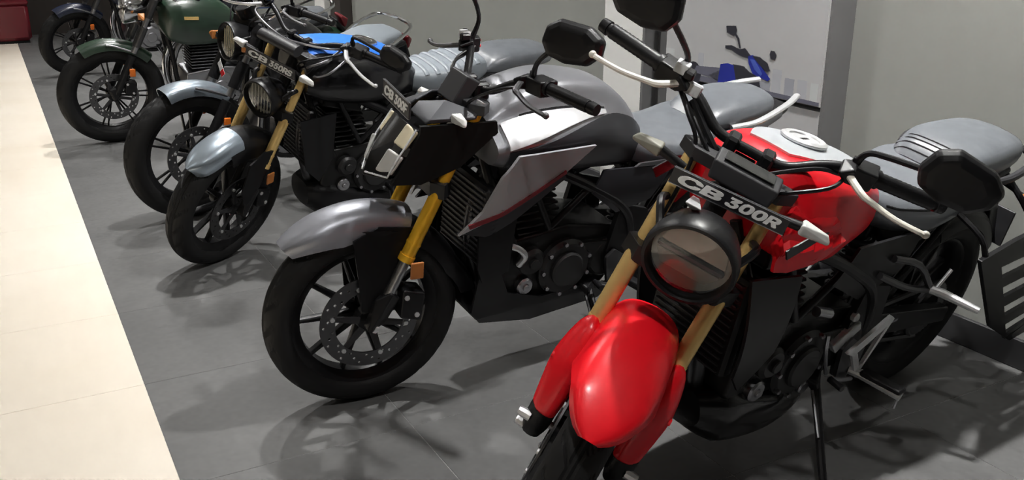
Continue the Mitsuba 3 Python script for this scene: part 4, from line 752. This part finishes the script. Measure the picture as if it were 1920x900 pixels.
# ------------------------------------------------------------------ classic motorcycles further back
def classic(pose, label, R, tank_mat, fender_mat, fork_cover, nsp, pair, thin, lampring, seatmat, steer_lamp=True, tyre_block=False, lampface='reflector', lamp_c=(-.125, 0, .875), front_fender=(-46, 30)):
    b = Bike(pose, 'motorcycle', label, R=R); wb = 1.44
    wheel(b, 'front_wheel', R, .052, True, ri=R - .092, nsp=nsp, pair=pair, thin=thin, disc_side=1, disc_r=.15, block=tyre_block, phase=.16)
    wheel(b, 'rear_wheel', .32, .066, False, cx=-wb, ri=.228, nsp=nsp, pair=pair, thin=thin, disc_side=-1, disc_r=.12)
    for sd in (1, -1):
        k = b.add('fork_leg', rod(fpt(.60, sd * .1, R=R), fpt(R + .02, sd * .1, .0, R), .024, n=18), 'satin', True)
        b.add('upper_tube', rod(fpt(.62, sd * .1, R=R), fpt(.96, sd * .1, R=R), .0195, n=18), 'steel', True, k)
        b.add('fork_cover', cat(rod(fpt(.66, sd * .1, R=R), fpt(.78, sd * .1, R=R), .026, .028, n=18), rod(fpt(.84, sd * .1, R=R), fpt(.95, sd * .1, R=R), .027, n=18)), fork_cover, True, k)
        b.add('fork_foot', hull([(0, sd * .09, R), (0, sd * .115, R), (-.03, sd * .1, R + .06), (.02, sd * .1, R + .05)], .016), 'satin', True, k)
        p = fpt(.50, sd * .128, -.035, R); b.add('reflector', hull([p + [.012, 0, .02], p + [-.012, 0, .02], p + [.012, 0, -.02], p + [-.012, 0, -.02]], .006), 'orange', True, k)
    for z in (.80, .955): b.add('yoke', hull([fpt(z, sd * .1, R=R) + d for sd in (1, -1) for d in ([.03, 0, .014], [-.03, 0, .014], [.03, 0, -.014], [-.03, 0, -.014])] + [fpt(z, 0, -.05, R)], .004), 'black', True)
    caliper(b, R, 1, cx=-.10, cz=.06)
    b.add('front_fender', shell(fender_grid(R, front_fender[0], front_fender[1], [(0, .030), (.03, .026), (.058, .008), (.066, -.03)], 26), .004), fender_mat, True)
    b.add('fender_stay', [*[tube([fpt(.62, sd * .085, R=R), (-.03, sd * .075, R * 2 + .0), (.02, sd * .07, R * 2 + .01)], .007, 7, 3) for sd in (1, -1)]], 'steel', True)
    tank = Surf([(-.30, [(0, .90), (.04, .895), (.07, .87), (.08, .82), (.06, .78), (0, .78)]), (-.36, [(0, .945), (.07, .937), (.12, .90), (.145, .80), (.12, .69), (0, .69)]), (-.50, [(0, .965), (.085, .955), (.145, .90), (.165, .79), (.14, .66), (0, .66)]), (-.64, [(0, .94), (.08, .93), (.135, .88), (.152, .78), (.13, .66), (0, .66)]), (-.76, [(0, .87), (.06, .86), (.10, .83), (.115, .76), (.10, .69), (0, .69)]), (-.82, [(0, .80), (.04, .795), (.065, .78), (.07, .745), (.06, .71), (0, .71)])])
    tk = b.add('tank', tank.mesh(34, 19), tank_mat, smooth=45)
    b.add('fuel_cap', place(lathe(cap, 30, 'z'), (-.55, 0, .957), -.14), 'chrome', parent=tk)
    for sd in (1, -1): b.add('tank_badge', tank.patch(-.44, -.53, 0, 0, .003, 8, 4, sd, taper=lambda t: (.50, .535)), 'gold', parent=tk)
    seat = Surf([(-.80, [(0, .79), (.05, .788), (.085, .775), (.10, .74), (.08, .70), (0, .70)]), (-.92, [(0, .79), (.08, .787), (.125, .77), (.14, .73), (.11, .69), (0, .69)]), (-1.10, [(0, .80), (.08, .797), (.125, .78), (.135, .74), (.11, .70), (0, .70)]), (-1.30, [(0, .84), (.08, .837), (.115, .82), (.125, .78), (.10, .73), (0, .73)]), (-1.44, [(0, .84), (.06, .837), (.09, .82), (.10, .785), (.08, .74), (0, .74)])], -.02)
    b.add('seat', seat.mesh(26, 15), seatmat, smooth=45)
    b.add('rear_fender', shell(fender_grid(.32, -80, 25, [(0, .045), (.045, .04), (.08, .01), (.086, -.04)], cx=-wb), .004), fender_mat)
    for sd in (1, -1):
        b.add('frame_tube', tube([(-.33, sd * .03, .86), (-.37, sd * .07, .60), (-.45, sd * .10, .28), (-.80, sd * .12, .24), (-.92, sd * .12, .40)], .016, 10, 5), 'black')
        b.add('top_tube', tube([(-.34, sd * .03, .84), (-.60, sd * .06, .72), (-.86, sd * .11, .66), (-1.44, sd * .11, .76)], .014, 10, 5), 'black')
        b.add('swingarm', hull([(-.90, sd * .10, .40), (-.90, sd * .12, .36), (-wb - .03, sd * .11, .335), (-wb - .03, sd * .125, .30)], .014), 'black')
        sh = b.add('shock_absorber', tube([(-wb + .02, sd * .135, .36), (-1.24, sd * .135, .70)], .016, 10, 1), 'chrome')
        t = np.linspace(0, 1, 90); b.add('shock_spring', tube(np.c_[-wb + .05 + .13 * t + .026 * np.cos(t * 56), sd * .135 + .026 * np.sin(t * 56), .40 + .24 * t], .0045, 5, 1), 'dark_steel', parent=sh)
        b.add('side_cover', skin([(-.78, .66), (-.74, .52), (-.88, .46), (-1.0, .52), (-1.02, .67)], lambda x, z: .135, .01, .04, sd), 'black')
        b.add('grab_rail', tube([(-1.15, sd * .13, .73), (-1.30, sd * .15, .80), (-1.46, sd * .12, .86), (-1.50, 0, .87)], .010, 8, 5), 'chrome')
    ek = b.add('engine', hull([(x, y, q) for x, q in ((-.46, .45), (-.44, .32), (-.50, .25), (-.82, .25), (-.90, .34), (-.86, .46), (-.68, .48)) for y in (-.10, .10)], .014), 'steel')
    for i in range(9): b.add('cooling_fin', bx((-.585 + .012 * i / 8, 0, .49 + i * .021), (.20, .21, .008), .003), 'dark_steel', parent=ek)
    b.add('cylinder', bx((-.58, 0, .57), (.15, .16, .2), .01), 'engine_dark', parent=ek)
    b.add('rocker_cover', hull([(x, y, z) for x, z in ((-.66, .68), (-.50, .68), (-.52, .735), (-.64, .735)) for y in (-.085, .085)], .012), 'alloy', parent=ek)
    b.add('crankcase_cover', cat(disc((-.66, .36), .105, .10, .148, 36, .014), disc((-.66, .36), .05, .148, .156, 24, .004), disc((-.83, .37), .07, .10, .135, 28, .01)), 'steel', parent=ek)
    b.add('clutch_cover', mirror_y(disc((-.68, .37), .115, .10, .15, 36, .014)), 'steel', parent=ek)
    b.add('carburettor', hull([(x, y, z) for x, z in ((-.70, .56), (-.80, .56), (-.80, .64), (-.70, .66)) for y in (-.04, .06)], .012), 'dark_steel', parent=ek)
    xk = b.add('exhaust_pipe', tube([(-.50, -.04, .66), (-.42, -.05, .64), (-.36, -.07, .50), (-.40, -.11, .30), (-.55, -.14, .22), (-.95, -.16, .24)], .021, 12, 6), 'chrome')
    b.add('muffler', tube([(-.92, -.16, .24), (-1.0, -.165, .25), (-1.50, -.18, .33), (-1.55, -.18, .335)], [.024, .044, .044, .03], 16, 3), 'chrome', parent=xk)
    b.add('downpipe', tube([(-.50, .045, .66), (-.43, .05, .65), (-.38, .055, .52), (-.40, .05, .34), (-.5, .0, .22)], .02, 12, 6), 'steel', parent=xk)
    foot_controls(b, 'dark_steel')
    handlebar(b, bar=[(-.47, .385, 1.03), (-.40, .24, 1.05), (-.37, .17, 1.04), (-.335, .10, .985), (-.325, .05, .975), (-.325, 0, .975)], col='chrome', mirrors=((-.34, .36, 1.22), (-.34, -.36, 1.22)), msize=(.055, .055), mshape='round', lever='steel', res_col='black')
    round_lamp(b, lamp_c, .092, ring=lampring, bar=False, depth=.14, refl=lampface, face='reflector_cream')
    b.add('lamp_bracket', [*[hull([(-.17, sd * .09, .88), fpt(.90, sd * .1, .02, R), fpt(.85, sd * .1, .02, R)], .008) for sd in (1, -1)]], 'black', True)
    gk = b.add('gauge', place(lathe([(0, -.05), (.045, -.045), (.052, .0), (.052, .012), (.046, .014), (.044, .006), (0, .006)], 26, 'z'), (-.26, .0, 1.02), .5), lampring, True)
    indicators(b, -.19, .17, .86, col='amber', x0=-.22, size=(.03, .05, .03))
    b.add('tail_mudguard', hull([(-1.52, sy * .06, .74) for sy in (-1, 1)] + [(-1.70, sy * .05, .48) for sy in (-1, 1)] + [(-1.73, sy * .05, .49) for sy in (-1, 1)], .008), 'black')
    b.add('tail_lamp', hull([(-1.56, sy * .05, .76) for sy in (-1, 1)] + [(-1.60, sy * .04, .74) for sy in (-1, 1)] + [(-1.59, sy * .04, .70) for sy in (-1, 1)], .012), 'dark_red')
    hoses(b, [[(-.38, -.21, 1.03), (-.28, -.16, 1.0), (-.24, -.11, .90), (-.18, -.11, .70), (-.13, -.11, .52)], [(-.39, .21, 1.03), (-.28, .19, 1.02), (-.24, .08, .95), (-.33, .05, .84)]])
    st = b.world((-.80, .33, .0)); kickstand(b, (-.72, .14, .27), (st[0], st[1], .007))
    return b
b4 = classic((.715, 4.665, 32, -16, -19), 'dark motorcycle with pale silver front fender and spoked wheel, fourth from the front', .325, 'gloss_black', 'silver_blue', 'black', 12, .12, True, 'satin', 'vinyl_ribbed', tyre_block=True, lampface='reflector_light', lamp_c=(-.185, .015, .862), front_fender=(-30, 26))
b5 = classic((.62, 6.593, 4.6, -11.2, -2.7), 'green classic motorcycle with green front fender and orange fork reflectors, fifth from the front', .33, 'green', 'green', 'dark_steel', 14, .10, True, 'chrome', 'vinyl')
b6 = classic((.669, 9.825, 5.7, -11.2, 10.9), 'dark navy motorcycle at the far end of the row, its top cut by the frame', .33, 'navy', 'navy', 'dark_steel', 14, .10, True, 'chrome', 'vinyl')
tg = thing('price_tag', 'small white and red tag hanging below the headlight of the fourth motorcycle', 'tag')
M = b4.S @ trimesh.transformations.translation_matrix([-.135, .02, .735]) @ trimesh.transformations.rotation_matrix(-.9, [1, 0, 0])
for nm, m, mt in (('card', bx((0, 0, 0), (.002, .075, .036), .0006), 'sign_white'), ('red_band', bx((.0014, .022, 0), (.0012, .028, .036)), 'red'), ('string', tube([(0, -.034, 0), (-.003, -.040, .006), (-.006, -.048, .012)], .0012, 5, 3), 'white')):
    m.apply_transform(M); scene[f'{tg}__{nm}'] = mikit.ply(m, 'mat_' + mt)
